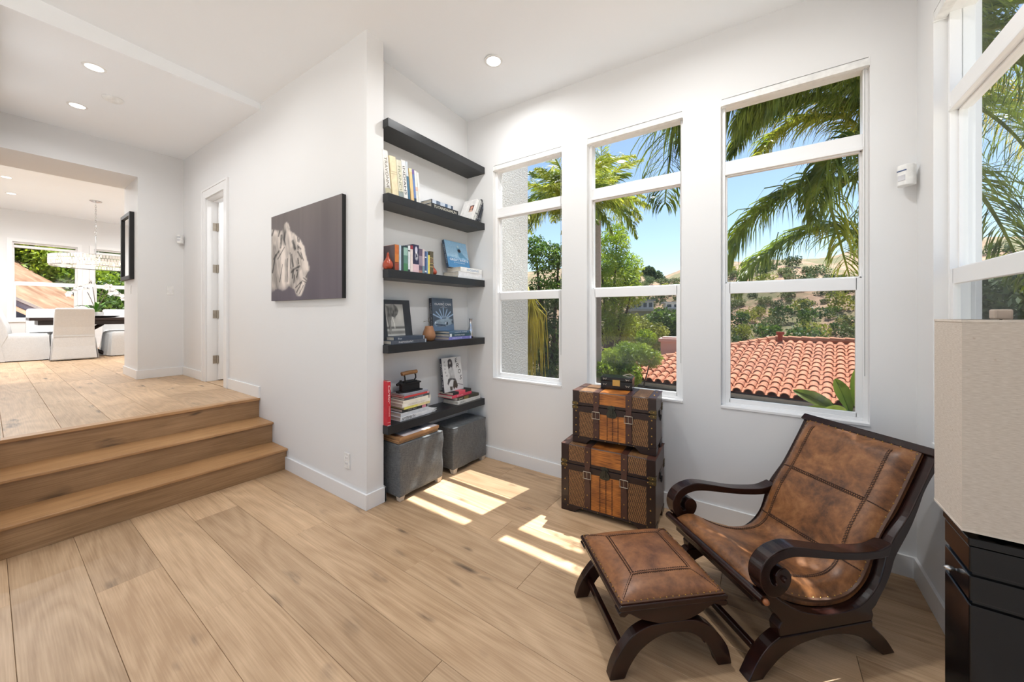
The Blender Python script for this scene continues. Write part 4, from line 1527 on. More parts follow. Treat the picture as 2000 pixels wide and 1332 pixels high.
# ------------------------------------------------------------------ books
def book(label, M, t, h, d, rgb, text=None, tcol=(240, 240, 240), bands=(), group=None, lying=False, ts=0.55, tl=0.7, toff=0.0, top=None):
    """local frame of M: spine face at x=0 looking to +x, thickness along y (centred), height along z, depth to -x"""
    mat = flat(*rgb, 0.42)
    loc, rot, sc = M.decompose()
    b = thing('book', label, 'book', loc, 0, group)
    b.rotation_mode = 'QUATERNION'
    b.rotation_quaternion = rot
    c = 0.0026
    cv_ = MB()
    cv_.box(-d, 0, -t / 2, -t / 2 + c, 0, h).box(-d, 0, t / 2 - c, t / 2, 0, h).box(-c, 0, -t / 2 + c, t / 2 - c, 0, h)
    cv_.build('cover', mat, b)
    MB().box(-d + 0.005, -c, -t / 2 + c, t / 2 - c, 0.004, h - 0.004).build('pages', M_page, b)
    for k, (z0, z1, col) in enumerate(bands):
        MB().box(-0.001, 0.0005, -t / 2 - 0.0002, t / 2 + 0.0002, h * z0, h * z1).build('spine_band', flat(*col, 0.42), b)
    if text:
        ex, ey = ((0, 0, 1), (0, -1, 0)) if lying else ((0, 0, -1), (0, 1, 0))
        lettering(text, h * tl, t * ts, flat(*tcol, 0.5), b, basis((0.0006, 0, h * (0.5 + toff)), ex, ey))
    if top:
        # printed jacket picture on the upper board of a lying book (local -y)
        printed('jacket_print', h, d, 40, 30, top, b, basis((0, -t / 2 - 0.0004, 0), (0, 0, 1), (-1, 0, 0)))
    return b


def standing(x, y, z, tilt):
    return T(x, y, z) @ RX(math.radians(tilt))


def lying(x, y, z, t, rz=0.0):
    return T(x, y, z + t / 2) @ RZ(math.radians(rz)) @ RX(math.radians(-90))


z2, z3, z4, z5 = SZ[1], SZ[2], SZ[3], SZ[4]
G2, G3 = 'pale books leaning on the second shelf', 'upright books on the third shelf'
row = [  # label, y, t, h, rgb, text, tcol, bands
    ('white leaning book with spaced dark title, first from the wall end', 1.744, .046, .332, (236, 234, 228), 'TRAVONNE', (120, 110, 100), [(0, .16, (196, 190, 160))]),
    ('thick cream leaning book without a readable title', 1.809, .056, .310, (236, 222, 186), None, None, [(.62, .63, (190, 170, 140)), (.57, .58, (190, 170, 140))]),
    ('white leaning book with grey green script on the spine', 1.864, .045, .300, (224, 220, 200), 'FRANCIS', (150, 156, 130), [(0, .2, (150, 160, 160))]),
    ('white leaning book with bold black spine lettering', 1.909, .038, .315, (232, 230, 226), 'INDIANS', (40, 44, 54), []),
    ('thin blue and white leaning book behind the bold lettered one', 1.941, .021, .312, (205, 214, 222), None, None, [(0, .64, (70, 110, 136))]),
    ('tan leaning book, narrow, beside the blue one', 1.976, .028, .272, (232, 200, 146), None, None, [(.9, 1, (226, 216, 180))]),
    ('blue leaning book with a violet top', 2.003, .022, .272, (104, 132, 186), None, None, [(.86, 1, (120, 104, 160)), (0, .16, (50, 66, 80))]),
    ('pale cream leaning book next to the blue one', 2.026, .022, .270, (232, 230, 220), None, None, [(.40, .52, (226, 190, 170))]),
    ('thin white leaning book, last of the leaning row', 2.050, .020, .262, (228, 228, 226), None, None, []),
]
for lab, y, t, h, rgb, tx, tc, bd in row:
    book(lab, standing(-2.352, y, z2 + 0.003, 6.0), t, h, 0.15, rgb, tx, tc or (0, 0, 0), bd, G2)


def patches(u, v):
    k = vnoise(np.floor(u * 4) * 3.1, np.floor(v * 3) * 1.7, 4)
    base = np.stack([0.62 + 0.3 * k, 0.68 + 0.26 * k, 0.76 + 0.2 * k], -1)
    return base


book('black lying book with white spine title, lower of two on the second shelf', lying(-2.325, 2.150, z2, .046), .046, .325, .155, (34, 34, 36), 'TUTANKHAMUN', (236, 232, 214), [], 'books lying on the second shelf', True, .50, .84)
book('blue patchwork lying book on the black book, second shelf', lying(-2.328, 2.150, z2 + .0465, .030), .030, .260, .150, (196, 206, 218), None, None, [(.0, .04, (40, 40, 44)), (.22, .40, (96, 110, 130)), (.62, .74, (84, 108, 140)), (.9, 1, (70, 84, 104))], 'books lying on the second shelf', True, top=patches)
G2b = 'books leaning against the window wall on the second shelf'
tl_ = -24.0
w_ = book('white book with a small portrait on its cover, leaning towards the windows', standing(-2.312, 2.650, z2 + 0.007, tl_), .030, .232, .165, (232, 230, 228), None, None, [(.0, .03, (210, 208, 206))], G2b)


def portrait(u, v):
    c = np.ones(u.shape + (3,)) * np.array([.36, .24, .22])
    f = smooth01((.30 - np.hypot((u - .5) * 0.9, v - .62)) / .08)[..., None]
    s = smooth01((.42 - np.hypot((u - .5) * 0.8, v + .02)) / .08)[..., None]
    c = c * (1 - s) + np.array([.82, .68, .60]) * s
    return c * (1 - f) + np.array([.86, .62, .52]) * f


printed('jacket_print', 0.050, 0.075, 16, 20, portrait, w_, basis((-0.062, -0.0155, 0.085), (1, 0, 0), (0, 0, 1)))
book('pale grey book leaning behind the white portrait book', standing(-2.312, 2.685, z2 + 0.007, tl_), .024, .236, .165, (206, 208, 204), None, None, [(.3, .36, (90, 90, 92))], G2b)
book('dark grey book with pale spine marks, leaning, third from the portrait book', standing(-2.318, 2.715, z2 + 0.007, tl_), .026, .250, .200, (70, 72, 76), 'ARCHIVE', (200, 200, 200), [(.12, .15, (190, 190, 190)), (.80, .9, (150, 150, 150))], G2b)
book('tall black textured book leaning last against the window wall', standing(-2.310, 2.746, z2 + 0.007, tl_), .028, .252, .200, (48, 52, 60), None, None, [(.1, .14, (120, 124, 130)), (.6, .64, (90, 94, 104))], G2b)
row3 = [
    ('tall orange and gold book beside the larger gourd', 1.781, .034, .192, (206, 126, 60), None, None, [(.62, .98, (198, 110, 54)), (.0, .26, (150, 70, 50)), (.27, .31, (120, 50, 30))]),
    ('pale blue narrow upright book on the third shelf', 1.811, .018, .192, (186, 202, 218), None, None, []),
    ('black narrow upright book on the third shelf', 1.832, .018, .192, (38, 52, 58), None, None, [(.0, .9, (56, 70, 74))]),
    ('green patterned upright book on the third shelf', 1.863, .040, .196, (94, 138, 124), None, None, [(.62, .92, (150, 186, 176)), (.0, .3, (74, 130, 90)), (.94, 1.0, (30, 50, 56))]),
    ('white upright book with small black mark on the third shelf', 1.897, .020, .202, (216, 222, 224), None, None, [(.78, .82, (60, 66, 66)), (.0, .08, (64, 74, 76))]),
    ('cream upright book with crimson top on the third shelf', 1.921, .024, .208, (226, 212, 206), None, None, [(.86, 1.0, (150, 50, 62))]),
    ('thick navy upright book with pale portrait spine and pink base', 1.964, .060, .220, (44, 44, 74), None, None, [(.0, .29, (222, 190, 196))]),
    ('violet grey upright book between the portrait spine and the rose book', 2.012, .036, .194, (98, 84, 104), None, None, [(.3, .7, (150, 138, 152)), (.0, .1, (176, 130, 116))]),
    ('pale rose upright book on the third shelf', 2.043, .022, .196, (208, 190, 190), None, None, [(.0, .3, (120, 146, 156))]),
    ('indigo upright book with white marks on the third shelf', 2.066, .018, .181, (66, 84, 128), None, None, [(.7, .76, (210, 214, 220)), (.05, .12, (210, 214, 220))]),
    ('slim sky blue upright book on the third shelf', 2.083, .013, .180, (110, 146, 186), None, None, []),
    ('short yellow upright book on the third shelf', 2.101, .020, .156, (232, 216, 110), None, None, []),
    ('olive upright book with gilt bands, last of the third shelf row', 2.132, .036, .190, (92, 84, 62), None, None, [(.70, .72, (190, 170, 110)), (.52, .66, (120, 96, 70)), (.46, .48, (190, 170, 110)), (.30, .34, (170, 150, 100))]),
]
for lab, y, t, h, rgb, tx, tc, bd in row3:
    o = book(lab, standing(-2.303, y, z3 + 0.001, 0.0), t, h, 0.14, rgb, tx, tc or (0, 0, 0), bd, G3)
    if 'orange and gold' in lab:
        MB().box(-.139, -.004, -.0178, -.0172, .002, .190).build('front_board', flat(112, 98, 100, .4), o)
    if 'portrait' in lab and 'navy' in lab:
        printed('jacket_print', .046, .125, 20, 44, lambda u, v: np.stack([np.clip(.16 + .62 * smooth01((.28 - np.hypot((u - .55) * .8, v - .74)) / .10) + .55 * smooth01((.36 - np.hypot((u - .62) * .7, v - .34)) / .2) * (vnoise(u * 8, v * 14, 3) > .4), 0, .9)] * 2 + [np.clip(.28 + .56 * smooth01((.28 - np.hypot((u - .55) * .8, v - .74)) / .10) + .45 * smooth01((.36 - np.hypot((u - .62) * .7, v - .34)) / .2) * (vnoise(u * 8, v * 14, 3) > .4), 0, .9)], -1), o, basis((0.0008, -.023, .085), (0, 1, 0), (0, 0, 1)))


def gourd(label, loc, s, neck):
    g = thing('gourd', label, 'gourd', loc, 0, 'red lacquered gourds on the third shelf')
    prof = [(.30, 0), (.62, .06), (.92, .30), (1.0, .62), (.88, .98), (.58, 1.32), (.34, 1.62), (.26, 1.95), (.20, 2.2), (.08, 2.30)]
    MB().lathe([(r * s, z * s * neck) for r, z in spline(prof, 3)], 20).build('body', flat(168, 70, 44, .28), g, smooth='all')
    MB().tube([(0, 0, 2.28 * s * neck), (0, 0.004, 2.42 * s * neck), (0.0, 0.012, 2.5 * s * neck)], 0.0035, 6).build('stem', flat(70, 44, 30, .6), g, smooth=True)
    return g


gourd('small red lacquered gourd beside the olive gilt book, third shelf', (-2.345, 2.181, z3), .037, 1.10)
gourd('larger red lacquered gourd in front of the orange book, third shelf', (-2.332, 1.722, z3), .037, 1.5)


def cover_book(label, o, w, h, t, tilt, rgb, func, lets=(), spine=None, nx=60, ny=80, rz=0.0):
    """book stood up facing the room: cover in the local YZ plane looking to +x"""
    b = thing('book', label, 'book', o, math.radians(rz))
    b.rotation_euler = (0, -math.radians(tilt), math.radians(rz))
    c = 0.003
    MB().box(-c, 0, 0, w, 0, h).box(-t, -t + c, 0, w, 0, h).box(-t + c, -c, 0, c, 0, h).build('cover', flat(*rgb, .4), b)
    MB().box(-t + c, -c, c, w - 0.004, 0.004, h - 0.004).build('pages', M_page, b)
    printed('cover_print', w, h, nx, ny, func, b, basis((0.0005, 0, 0), (0, 1, 0), (0, 0, 1)), 0.3)
    for tx, cy, cz, lw, lh, col, sh, rot in lets:
        lettering(tx, lw * w, lh * h, flat(*col, .5), b, T(0.0008, cy * w, cz * h) @ RX(math.radians(rot)) @ basis((0, 0, 0), (0, 1, 0), (0, 0, 1)), depth=0.0004, shear=sh)
    if spine:
        lettering(spine[0], h * .7, t * .5, flat(*spine[1], .5), b, basis((-t / 2, -0.0004, h * .5), (0, 0, -1), (1, 0, 0)))
    return b


def rgbmix(c, m, k):
    return c * (1 - m[..., None]) + np.array(k) * m[..., None]


def shark(u, v):
    c = np.stack([.66 - .10 * v + 0 * u, .79 - .06 * v + 0 * u, .88 - .02 * v + 0 * u], -1)
    n = vnoise(u * 7, v * 12, 3) - .5
    sea = smooth01((.42 + .05 * n - v) / .10)
    c = rgbmix(c, sea, (.30, .52, .70))
    foam = smooth01((.55 - np.hypot((u - .55) * 1.2, (v - .42) * 2.2)) / .5) * (vnoise(u * 22, v * 26, 8) > .62)
    c = rgbmix(c, foam * .5, (.78, .87, .93))
    body = [(.52, .84), (.58, .90), (.62, .86), (.68, .74), (.72, .62), (.84, .50), (.98, .40), (.90, .36), (.74, .40), (.62, .36), (.53, .42), (.52, .58), (.50, .72)]
    d = sdf_poly(u, v, body)
    c = rgbmix(c, smooth01(-d / .03), (.40, .60, .74))
    c = rgbmix(c, smooth01(-sdf_poly(u, v, [(.52, .84), (.58, .90), (.62, .86), (.64, .78), (.56, .74)]) / .02), (.72, .82, .88))
    c = rgbmix(c, smooth01((.085 - np.hypot(u - .61, (v - .67) * 1.1)) / .03), (.16, .13, .18))
    c = c + .05 * (vnoise(u * 30, v * 34, 5)[..., None] - .5)
    return c


cover_book('blue shark photo book standing open to view on the third shelf', (-2.405, 2.435, z3 + .104), .300, .266, .026, 14, (44, 70, 96), shark,
           [('GREAT WHITE', .53, .30, .84, .085, (244, 248, 250), 0, 0), ('OF THE SOUTHERN SEAS', .53, .20, .5, .03, (230, 238, 244), 0, 0)], ('GREAT WHITE', (200, 210, 220)))
book('grey lying book, lowest of the pale stack under the shark book', lying(-2.305, 2.452, z3, .020), .020, .375, .200, (226, 228, 230), None, None, [], 'stack under the shark book', True)
book('dark lying book in the middle of the pale stack under the shark book', lying(-2.315, 2.470, z3 + .0205, .040), .040, .335, .200, (232, 232, 234), None, None, [], 'stack under the shark book', True, .4, .5)
book('white lying book titled in blue, uppermost under the shark book', lying(-2.312, 2.495, z3 + .061, .042), .042, .305, .180, (240, 240, 238), 'OCEANS', (96, 150, 196), [], 'stack under the shark book', True, .42, .55, .05)


def elephant(u, v):
    g = .16 + .03 * vnoise(u * 6, v * 6, 2)
    c = np.stack([g, g * 1.06, g * 1.14], -1)
    pic = (u > .17) & (u < .74) & (v > .16) & (v < .90)
    m = pic.astype(float)
    bg = .80 - .12 * vnoise(u * 5, v * 5, 7) - .35 * smooth01((.05 - np.abs(v - .35)) / .05) - .25 * smooth01((.06 - np.abs(v - .24)) / .05) - .14 * smooth01((v - .72) / .15)
    head = [(.17, .90), (.22, .86), (.36, .90), (.46, .90), (.56, .84), (.60, .76), (.56, .66), (.48, .60), (.44, .52), (.42, .58), (.36, .60), (.32, .50), (.31, .30), (.27, .20), (.23, .20), (.21, .40), (.17, .60)]
    d = sdf_poly(u, v, head)
    k = smooth01(-d / .02)
    el = .42 + .30 * (vnoise(u * 24, v * 14, 4) - .5) - .20 * smooth01((.10 - np.hypot(u - .50, v - .76)) / .1)
    bg = bg * (1 - k) + el * k
    tusk = smooth01((.016 - sd_line(u, v, [(.36, .60), (.41, .46), (.42, .34)])) / .01)
    bg = bg * (1 - tusk) + .88 * tusk
    tr = smooth01((.012 - sd_line(u, v, [(.29, .52), (.27, .22)])) / .02)
    bg = bg * (1 - tr) + .70 * tr
    return rgbmix(c, m, (0, 0, 0)) + (np.clip(bg, .1, .92) * m)[..., None] * np.array([1.0, .99, .95])


cover_book('dark book with a grey elephant on the cover, fourth shelf', (-2.405, 1.735, z4 + .003), .288, .345, .026, 9, (36, 38, 44), elephant, [], None, 70, 84)
book('dark slate lying book with pale spine title, lower one before the elephant', lying(-2.312, 1.735, z4, .027), .027, .350, .130, (82, 88, 98), 'PHOTOGRAPHY', (226, 226, 228), [(.95, .975, (200, 204, 208))], 'books before the elephant cover', True, .5, .40, -.10)
book('navy lying book on top before the elephant', lying(-2.318, 1.765, z4 + .0275, .028), .028, .305, .130, (58, 70, 86), 'Blue', (210, 214, 220), [(.95, .975, (200, 204, 208))], 'books before the elephant cover', True, .5, .12, -.32)
vs_ = thing('wood_vase', 'round turned wooden bud vase with one twig on the fourth shelf', 'vase', (-2.395, 2.186, z4), 0)
MB().lathe(spline([(.030, 0), (.042, .004), (.054, .028), (.056, .048), (.050, .075), (.039, .105), (.032, .126), (.027, .126), (.024, .118)], 4), 28).build('body', flat(158, 110, 74, .45), vs_, smooth=True)
tg = MB().tube([(0, 0, .10), (0.002, .004, .15), (-.004, -.002, .185), (0.0, .002, .200)], 0.0022, 6)
tg.tube([(-.002, 0, .165), (-.006, -.02, .172), (-.006, -.045, .166)], 0.0013, 5)
tg.build('twig', flat(104, 92, 76, .8), vs_, smooth=True)
MB().add([(0, .0, .178), (.006, -.006, .195), (0, -.004, .215), (-.006, .004, .195)], [(0, 1, 2, 3)]).add([(-.006, -.030, .171), (-.002, -.045, .166), (-.006, -.062, .160), (-.010, -.046, .170)], [(0, 1, 2, 3)]).build('leaf', flat(120, 118, 96, .7), vs_)


def carscov(u, v):
    g = .30 + .06 * v + .04 * vnoise(u * 4, v * 4, 6)
    c = np.stack([g * .90, g * 1.05, g * 1.22], -1)
    for k in range(7):
        a = (k - 3) * 0.30
        p0 = (.52 + .10 * math.sin(a), .36)
        p1 = (.52 + .62 * math.sin(a), .36 + .34 * math.cos(a) * (1 - .1 * abs(k - 3)))
        d = sd_line(u, v, [p0, p1])
        c = rgbmix(c, .85 * smooth01((.034 - d) / .03), (.72, .84, .97))
    fl = smooth01((.24 - v) / .08) * .55
    c = rgbmix(c, fl, (.50, .63, .78))
    body = [(.04, .22), (.08, .30), (.22, .345), (.40, .37), (.50, .435), (.68, .44), (.80, .38), (.94, .36), (.97, .28), (.92, .20), (.60, .12), (.30, .11), (.10, .15)]
    d = sdf_poly(u, v, body)
    sh = .62 + .3 * (v - .2) + .12 * vnoise(u * 16, v * 20, 3)
    k = smooth01(-d / .015)
    c = c * (1 - k[..., None]) + (np.clip(sh, 0, 1)[..., None] * np.array([.82, .92, 1.0])) * k[..., None]
    for pl, w, col in (([(.14, .205), (.56, .175)], .022, (.22, .28, .36)), ([(.20, .155), (.60, .145)], .016, (.14, .18, .24)), ([(.44, .385), (.62, .39)], .020, (.30, .38, .48)), ([(.66, .20), (.68, .24)], .035, (.12, .14, .18)), ([(.92, .26), (.93, .29)], .028, (.12, .14, .18))):
        c = rgbmix(c, smooth01((w - sd_line(u, v, pl)) / .012), col)
    c = rgbmix(c, smooth01((.028 - np.hypot(u - .12, v - .255)) / .012) + smooth01((.028 - np.hypot(u - .60, v - .235)) / .012), (.95, .97, 1.0))
    return c


cover_book('blue grey classic cars book standing face out on the fourth shelf', (-2.440, 2.280, z4 + .077), .262, .300, .034, 5, (46, 50, 60), carscov,
           [('THE', .54, .885, .08, .018, (220, 224, 230), 0, 0), ('CLASSIC CARS', .52, .815, .80, .062, (236, 238, 242), 0, 0), ('BOOK', .54, .755, .12, .02, (220, 224, 230), 0, 0), ('THE BEST IN THE WORLD', .55, .715, .34, .018, (200, 206, 214), 0, 0)], ('THE CLASSIC CARS BOOK', (180, 184, 192)), 64, 76)
G4 = 'stack under the classic cars book'
book('violet lying book, lowest under the classic cars book', lying(-2.312, 2.345, z4, .026), .026, .302, .195, (128, 128, 196), 'LIGHTHOUSE', (214, 214, 238), [(.92, .96, (200, 202, 232))], G4, True, .5, .42, -.16)
book('teal lying book in the middle under the classic cars book', lying(-2.314, 2.350, z4 + .0265, .028), .028, .288, .195, (52, 84, 96), 'MOTORCYCLES', (226, 232, 232), [(.02, .11, (220, 226, 226))], G4, True, .45, .46, -.04)
book('steel blue lying book on top under the classic cars book', lying(-2.320, 2.358, z4 + .055, .021), .021, .264, .195, (78, 108, 134), 'HARBOUR  STORIES', (220, 228, 234), [], G4, True, .4, .62, .06)
sv = MB().lathe(spline([(.018, 0), (.025, .004), (.027, .030), (.024, .075), (.017, .115), (.014, .145), (.017, .172), (.020, .185), (.016, .185), (.012, .165)], 4), 28).build('silver_vase', flat(206, 206, 210, .12, 1.0), None, smooth=True)
sv.location = (-2.375, 2.704, z4)
tag(sv, 'slim silver bottle vase at the window end of the fourth shelf', 'vase')

# lowest shelf
G5 = 'stack under the flat iron'
book('white lying book with heavy black title, lowest under the flat iron', lying(-2.318, 1.826, z5, .031, 1.5), .031, .330, .170, (236, 236, 236), 'AFTERMATH', (40, 42, 46), [], G5, True, .8, .40, -.26)
fan = MB()
fan.add([(-.150, .31, .004), (0.004, .31, .004), (0.0, .385, .006), (-.03, .350, .010), (0, .390, .030), (-.15, .31, .026)], [(0, 1, 2, 3), (3, 4, 5)])
pgo = thing('open_magazine', 'white loose magazine with splayed corners on the lowest shelf', 'magazine', (-2.318, 1.826, z5 + .0), math.radians(1.5))
fn = MB()
fn.box(-.165, 0.0, .333, .372, .0, .005)
fn.prism_z([(-.165, .333), (0.004, .333), (0.002, .385), (-.04, .350), (-.165, .350)], .010, .014)
fn.prism_z([(-.165, .333), (-.002, .333), (-.004, .392), (-.05, .372), (-.165, .372)], .022, .026)
fn.prism_z([(-.165, .333), (-.002, .333), (-.002, .372), (-.165, .372)], .005, .010)
fn.prism_z([(-.165, .333), (-.002, .333), (-.01, .365), (-.165, .365)], .014, .022)
fn.build('page_leaves', M_whitep, pgo)
book('pale grey lying book, second from below under the flat iron', lying(-2.322, 1.832, z5 + .0315, .028, 1.0), .028, .285, .170, (206, 212, 218), None, None, [], G5, True)
book('black lying book with a pink spine label under the flat iron', lying(-2.330, 1.852, z5 + .060, .024, 0.5), .024, .258, .165, (42, 46, 48), 'NIGHT WALK', (200, 200, 190), [(.78, .94, (226, 150, 170))], G5, True, .4, .34, -.12)
book('cream lying book with a yellow spine under the flat iron', lying(-2.318, 1.862, z5 + .0845, .020, 1.5), .020, .270, .170, (232, 224, 120), None, None, [(.50, 1.0, (238, 226, 170))], G5, True)
book('thick ivory lying book in the middle under the flat iron', lying(-2.316, 1.842, z5 + .105, .026, 0.8), .026, .292, .175, (238, 234, 222), 'THE COMPLETE COLLECTION', (170, 150, 140), [], G5, True, .28, .60)
book('ivory lying book with two dark dots near the spine end', lying(-2.316, 1.850, z5 + .1315, .022, 1.6), .022, .290, .175, (236, 230, 214), None, None, [(.92, .945, (70, 66, 74))], G5, True)
book('dark grey lying book below the red striped one', lying(-2.322, 1.868, z5 + .154, .018, 1.2), .018, .262, .165, (84, 86, 90), 'LANDSCAPES', (200, 202, 206), [], G5, True, .45, .36, .05)
book('red striped lying book near the top under the flat iron', lying(-2.322, 1.866, z5 + .1725, .014, 1.2), .014, .260, .165, (206, 66, 64), None, None, [(.93, .97, (240, 236, 236))], G5, True)


def topjacket(u, v):
    g = .62 + .2 * vnoise(u * 4, v * 3, 5)
    c = np.stack([g, g * 1.0, g * 1.05], -1)
    return rgbmix(c, ((u > .15) & (u < .40) & (v > .35)).astype(float), (.30, .30, .34))


book('grey topped lying book directly beneath the flat iron', lying(-2.325, 1.866, z5 + .187, .014, 1.0), .014, .252, .165, (150, 152, 162), None, None, [], G5, True, top=topjacket)
ir = thing('flat_iron', 'antique black charcoal iron with a wooden handle on the book stack', 'iron', (-2.405, 1.985, z5 + .2022), math.radians(90))
SOLE = [(.105, .020), (.105, -.020), (.090, -.034), (.02, -.046), (-.085, -.046), (-.085, .046), (.02, .046), (.090, .034)]
MB().prism_z([(-x * 1.12, y * 1.12) for x, y in SOLE], 0, .010).build('sole_plate', M_iron, ir, bevel=0.001)
MB().prism_z([(-x * .86, y * .86) for x, y in SOLE], .010, .062).build('body', M_iron, ir, bevel=0.003)
ld_ = MB().prism_z([(-x * .98, y * .96) for x, y in SOLE], .062, .074)
ld_.prism_z([(-x * .66, y * .66) for x, y in SOLE], .074, .084)
ld_.tube([(-.080, 0, .066), (-.105, 0, .072), (-.128, 0, .066)], [.018, .014, .010], 10)
ld_.tube([(-.088, 0, .074), (-.090, 0, .098)], [.012, .009], 8)
ld_.build('lid', M_iron, ir)
ph = MB()
ph.tube([(-.045, 0, .080), (-.048, 0, .115), (-.055, 0, .140)], .006, 8)
ph.tube([(.045, 0, .080), (.064, 0, .100), (.062, 0, .122), (.050, 0, .142)], .006, 8)
ph.build('handle_post', M_iron, ir, smooth=True)
MB().tube([(-.080, 0, .146), (-.078, 0, .147), (.0, 0, .150), (.072, 0, .150), (.074, 0, .150)], [.013, .016, .0165, .016, .013], 14).build('handle', flat(150, 108, 66, .5), ir, smooth=True)
rb = book('tall red book with white italic title at the wall end of the lowest shelf', standing(-2.306, 1.7135, z5, 0), .027, .330, .170, (198, 40, 54), None, None, [(.07, .076, (240, 220, 216)), (.0, .012, (240, 232, 228)), (.988, 1.0, (240, 232, 228))], 'books on the lowest shelf')
lettering('Cartier', .135, .019, flat(246, 232, 228, .5), rb, basis((0.0008, 0, .232), (0, 0, -1), (0, 1, 0)), shear=0.35)
lettering('PANTHERE', .075, .007, flat(246, 232, 228, .5), rb, basis((0.0008, 0, .105), (0, 0, -1), (0, 1, 0)))
G6 = 'stack under the black and white cover'
book('white lying book with faint title, lowest under the black and white cover', lying(-2.318, 2.462, z5, .032, 2.0), .032, .335, .185, (224, 222, 216), 'EROS', (150, 150, 146), [], G6, True, .5, .16, -.32)
book('olive black lying book, second under the black and white cover', lying(-2.335, 2.478, z5 + .0325, .028, -2.0), .028, .290, .190, (58, 56, 44), 'BUNNY', (226, 220, 190), [(.30, .50, (120, 104, 50))], G6, True, .5, .18, -.36)
book('pink lying book near the top under the black and white cover', lying(-2.345, 2.418, z5 + .061, .025, 3.0), .025, .282, .190, (222, 78, 100), 'ROUGE', (244, 190, 190), [], G6, True, .5, .30, -.1)
book('black lying book with a wide pink band, topmost under the black and white cover', lying(-2.350, 2.436, z5 + .0865, .024, 3.0), .024, .262, .190, (34, 36, 38), None, None, [(.30, .66, (226, 84, 104))], G6, True,
     top=lambda u, v: rgbmix(np.ones(u.shape + (3,)) * .14, smooth01((.20 - np.abs(u - .48)) / .02), (.88, .36, .42)))


def figure_cover(u, v):
    c = np.ones(u.shape + (3,)) * .88
    hair = [(.30, .92), (.38, .97), (.47, .96), (.53, .90), (.54, .76), (.50, .64), (.44, .72), (.38, .66), (.31, .62), (.28, .76)]
    c = rgbmix(c, smooth01(-sdf_poly(u, v, hair) / .015), (.26, .25, .26))
    c = rgbmix(c, smooth01((.065 - np.hypot((u - .41), (v - .84) * 1.2)) / .03), (.72, .70, .69))
    torso = [(.30, .66), (.36, .70), (.50, .70), (.56, .66), (.60, .52), (.60, .40), (.62, .34), (.30, .36), (.34, .50), (.30, .56), (.22, .50), (.20, .44), (.26, .44)]
    t = .74 + .14 * (vnoise(u * 14, v * 12, 3) - .5)
    k = smooth01(-sdf_poly(u, v, torso) / .015)
    c = c * (1 - k[..., None]) + t[..., None] * k[..., None]
    sh = [(.24, .38), (.34, .40), (.62, .36), (.66, .28), (.56, .28), (.46, .33), (.36, .32), (.22, .18), (.18, .24)]
    c = rgbmix(c, smooth01(-sdf_poly(u, v, sh) / .015), (.34, .33, .34))
    legs = [(.50, .30), (.66, .30), (.72, .14), (.66, .04), (.56, .08), (.50, .02), (.44, .12)]
    c = rgbmix(c, smooth01(-sdf_poly(u, v, legs) / .02), (.30, .26, .22))
    c = rgbmix(c, smooth01(-sdf_poly(u, v, [(.28, .16), (.44, .14), (.42, .02), (.30, .02)]) / .02), (.38, .34, .30))
    c = rgbmix(c, smooth01((.012 - sd_line(u, v, [(.60, .22), (.82, .16), (.98, .12)])) / .008), (.36, .35, .36))
    return c


cover_book('white book with a figure and big black brush title on the lowest shelf', (-2.412, 2.388, z5 + .1115), .255, .312, .024, 8, (40, 42, 58), figure_cover,
           [('E', .74, .90, .14, .12, (30, 30, 32), .2, 10), ('R', .80, .73, .16, .13, (30, 30, 32), .1, -8), ('O', .86, .55, .15, .13, (30, 30, 32), .1, 0), ('S', .90, .36, .13, .13, (30, 30, 32), .2, 0),
            ('P', .14, .88, .06, .05, (110, 110, 112), 0, 8), ('U', .16, .78, .09, .05, (90, 90, 92), 0, -6), ('R', .14, .68, .06, .05, (110, 110, 112), 0, 0), ('E', .15, .58, .07, .05, (90, 90, 92), 0, 5), ('x', .17, .48, .06, .04, (90, 90, 92), 0, 0)], ('EROS PURE', (210, 210, 214)), 56, 70)


# wooden boxes on the near cube
def wbox(label, x1, y0, y1, z0, z1, top):
    b = thing('wooden_box', label, 'box', (x1, y0, z0), math.radians(0), 'wooden boxes on the cube ottoman')
    h = z1 - z0
    MB().box(-.21, 0, 0, y1 - y0, 0, h).build('body', flat(176, 132, 90, .5), b, bevel=0.002)
    if top:
        printed('lid_print', y1 - y0 - .01, .20, 40, 24, lambda u, v: rgbmix(rgbmix(np.ones(u.shape + (3,)) * np.array([.86, .82, .82]), ((u > .45) & (u < .72) & (v > .3) & (v < .8)).astype(float), (.55, .54, .56)), ((u < .10)).astype(float), (.52, .36, .24)) * (.92 + .1 * vnoise(u * 9, v * 6, 4))[..., None], b, basis((-.004, .005, h + .0006), (0, 1, 0), (-1, 0, 0)), .35)
    else:
        MB().box(-.212, .001, -.001, y1 - y0 + .001, h * .45, h * .55).build('seam', flat(96, 66, 42, .6), b)
    return b


wbox('lower flat wooden box resting on the cube ottoman', -2.262, 1.765, 2.165, .4265, .449, False)
wbox('upper flat wooden box with pale printed lid on the cube ottoman', -2.258, 1.775, 2.172, .4495, .473, True)

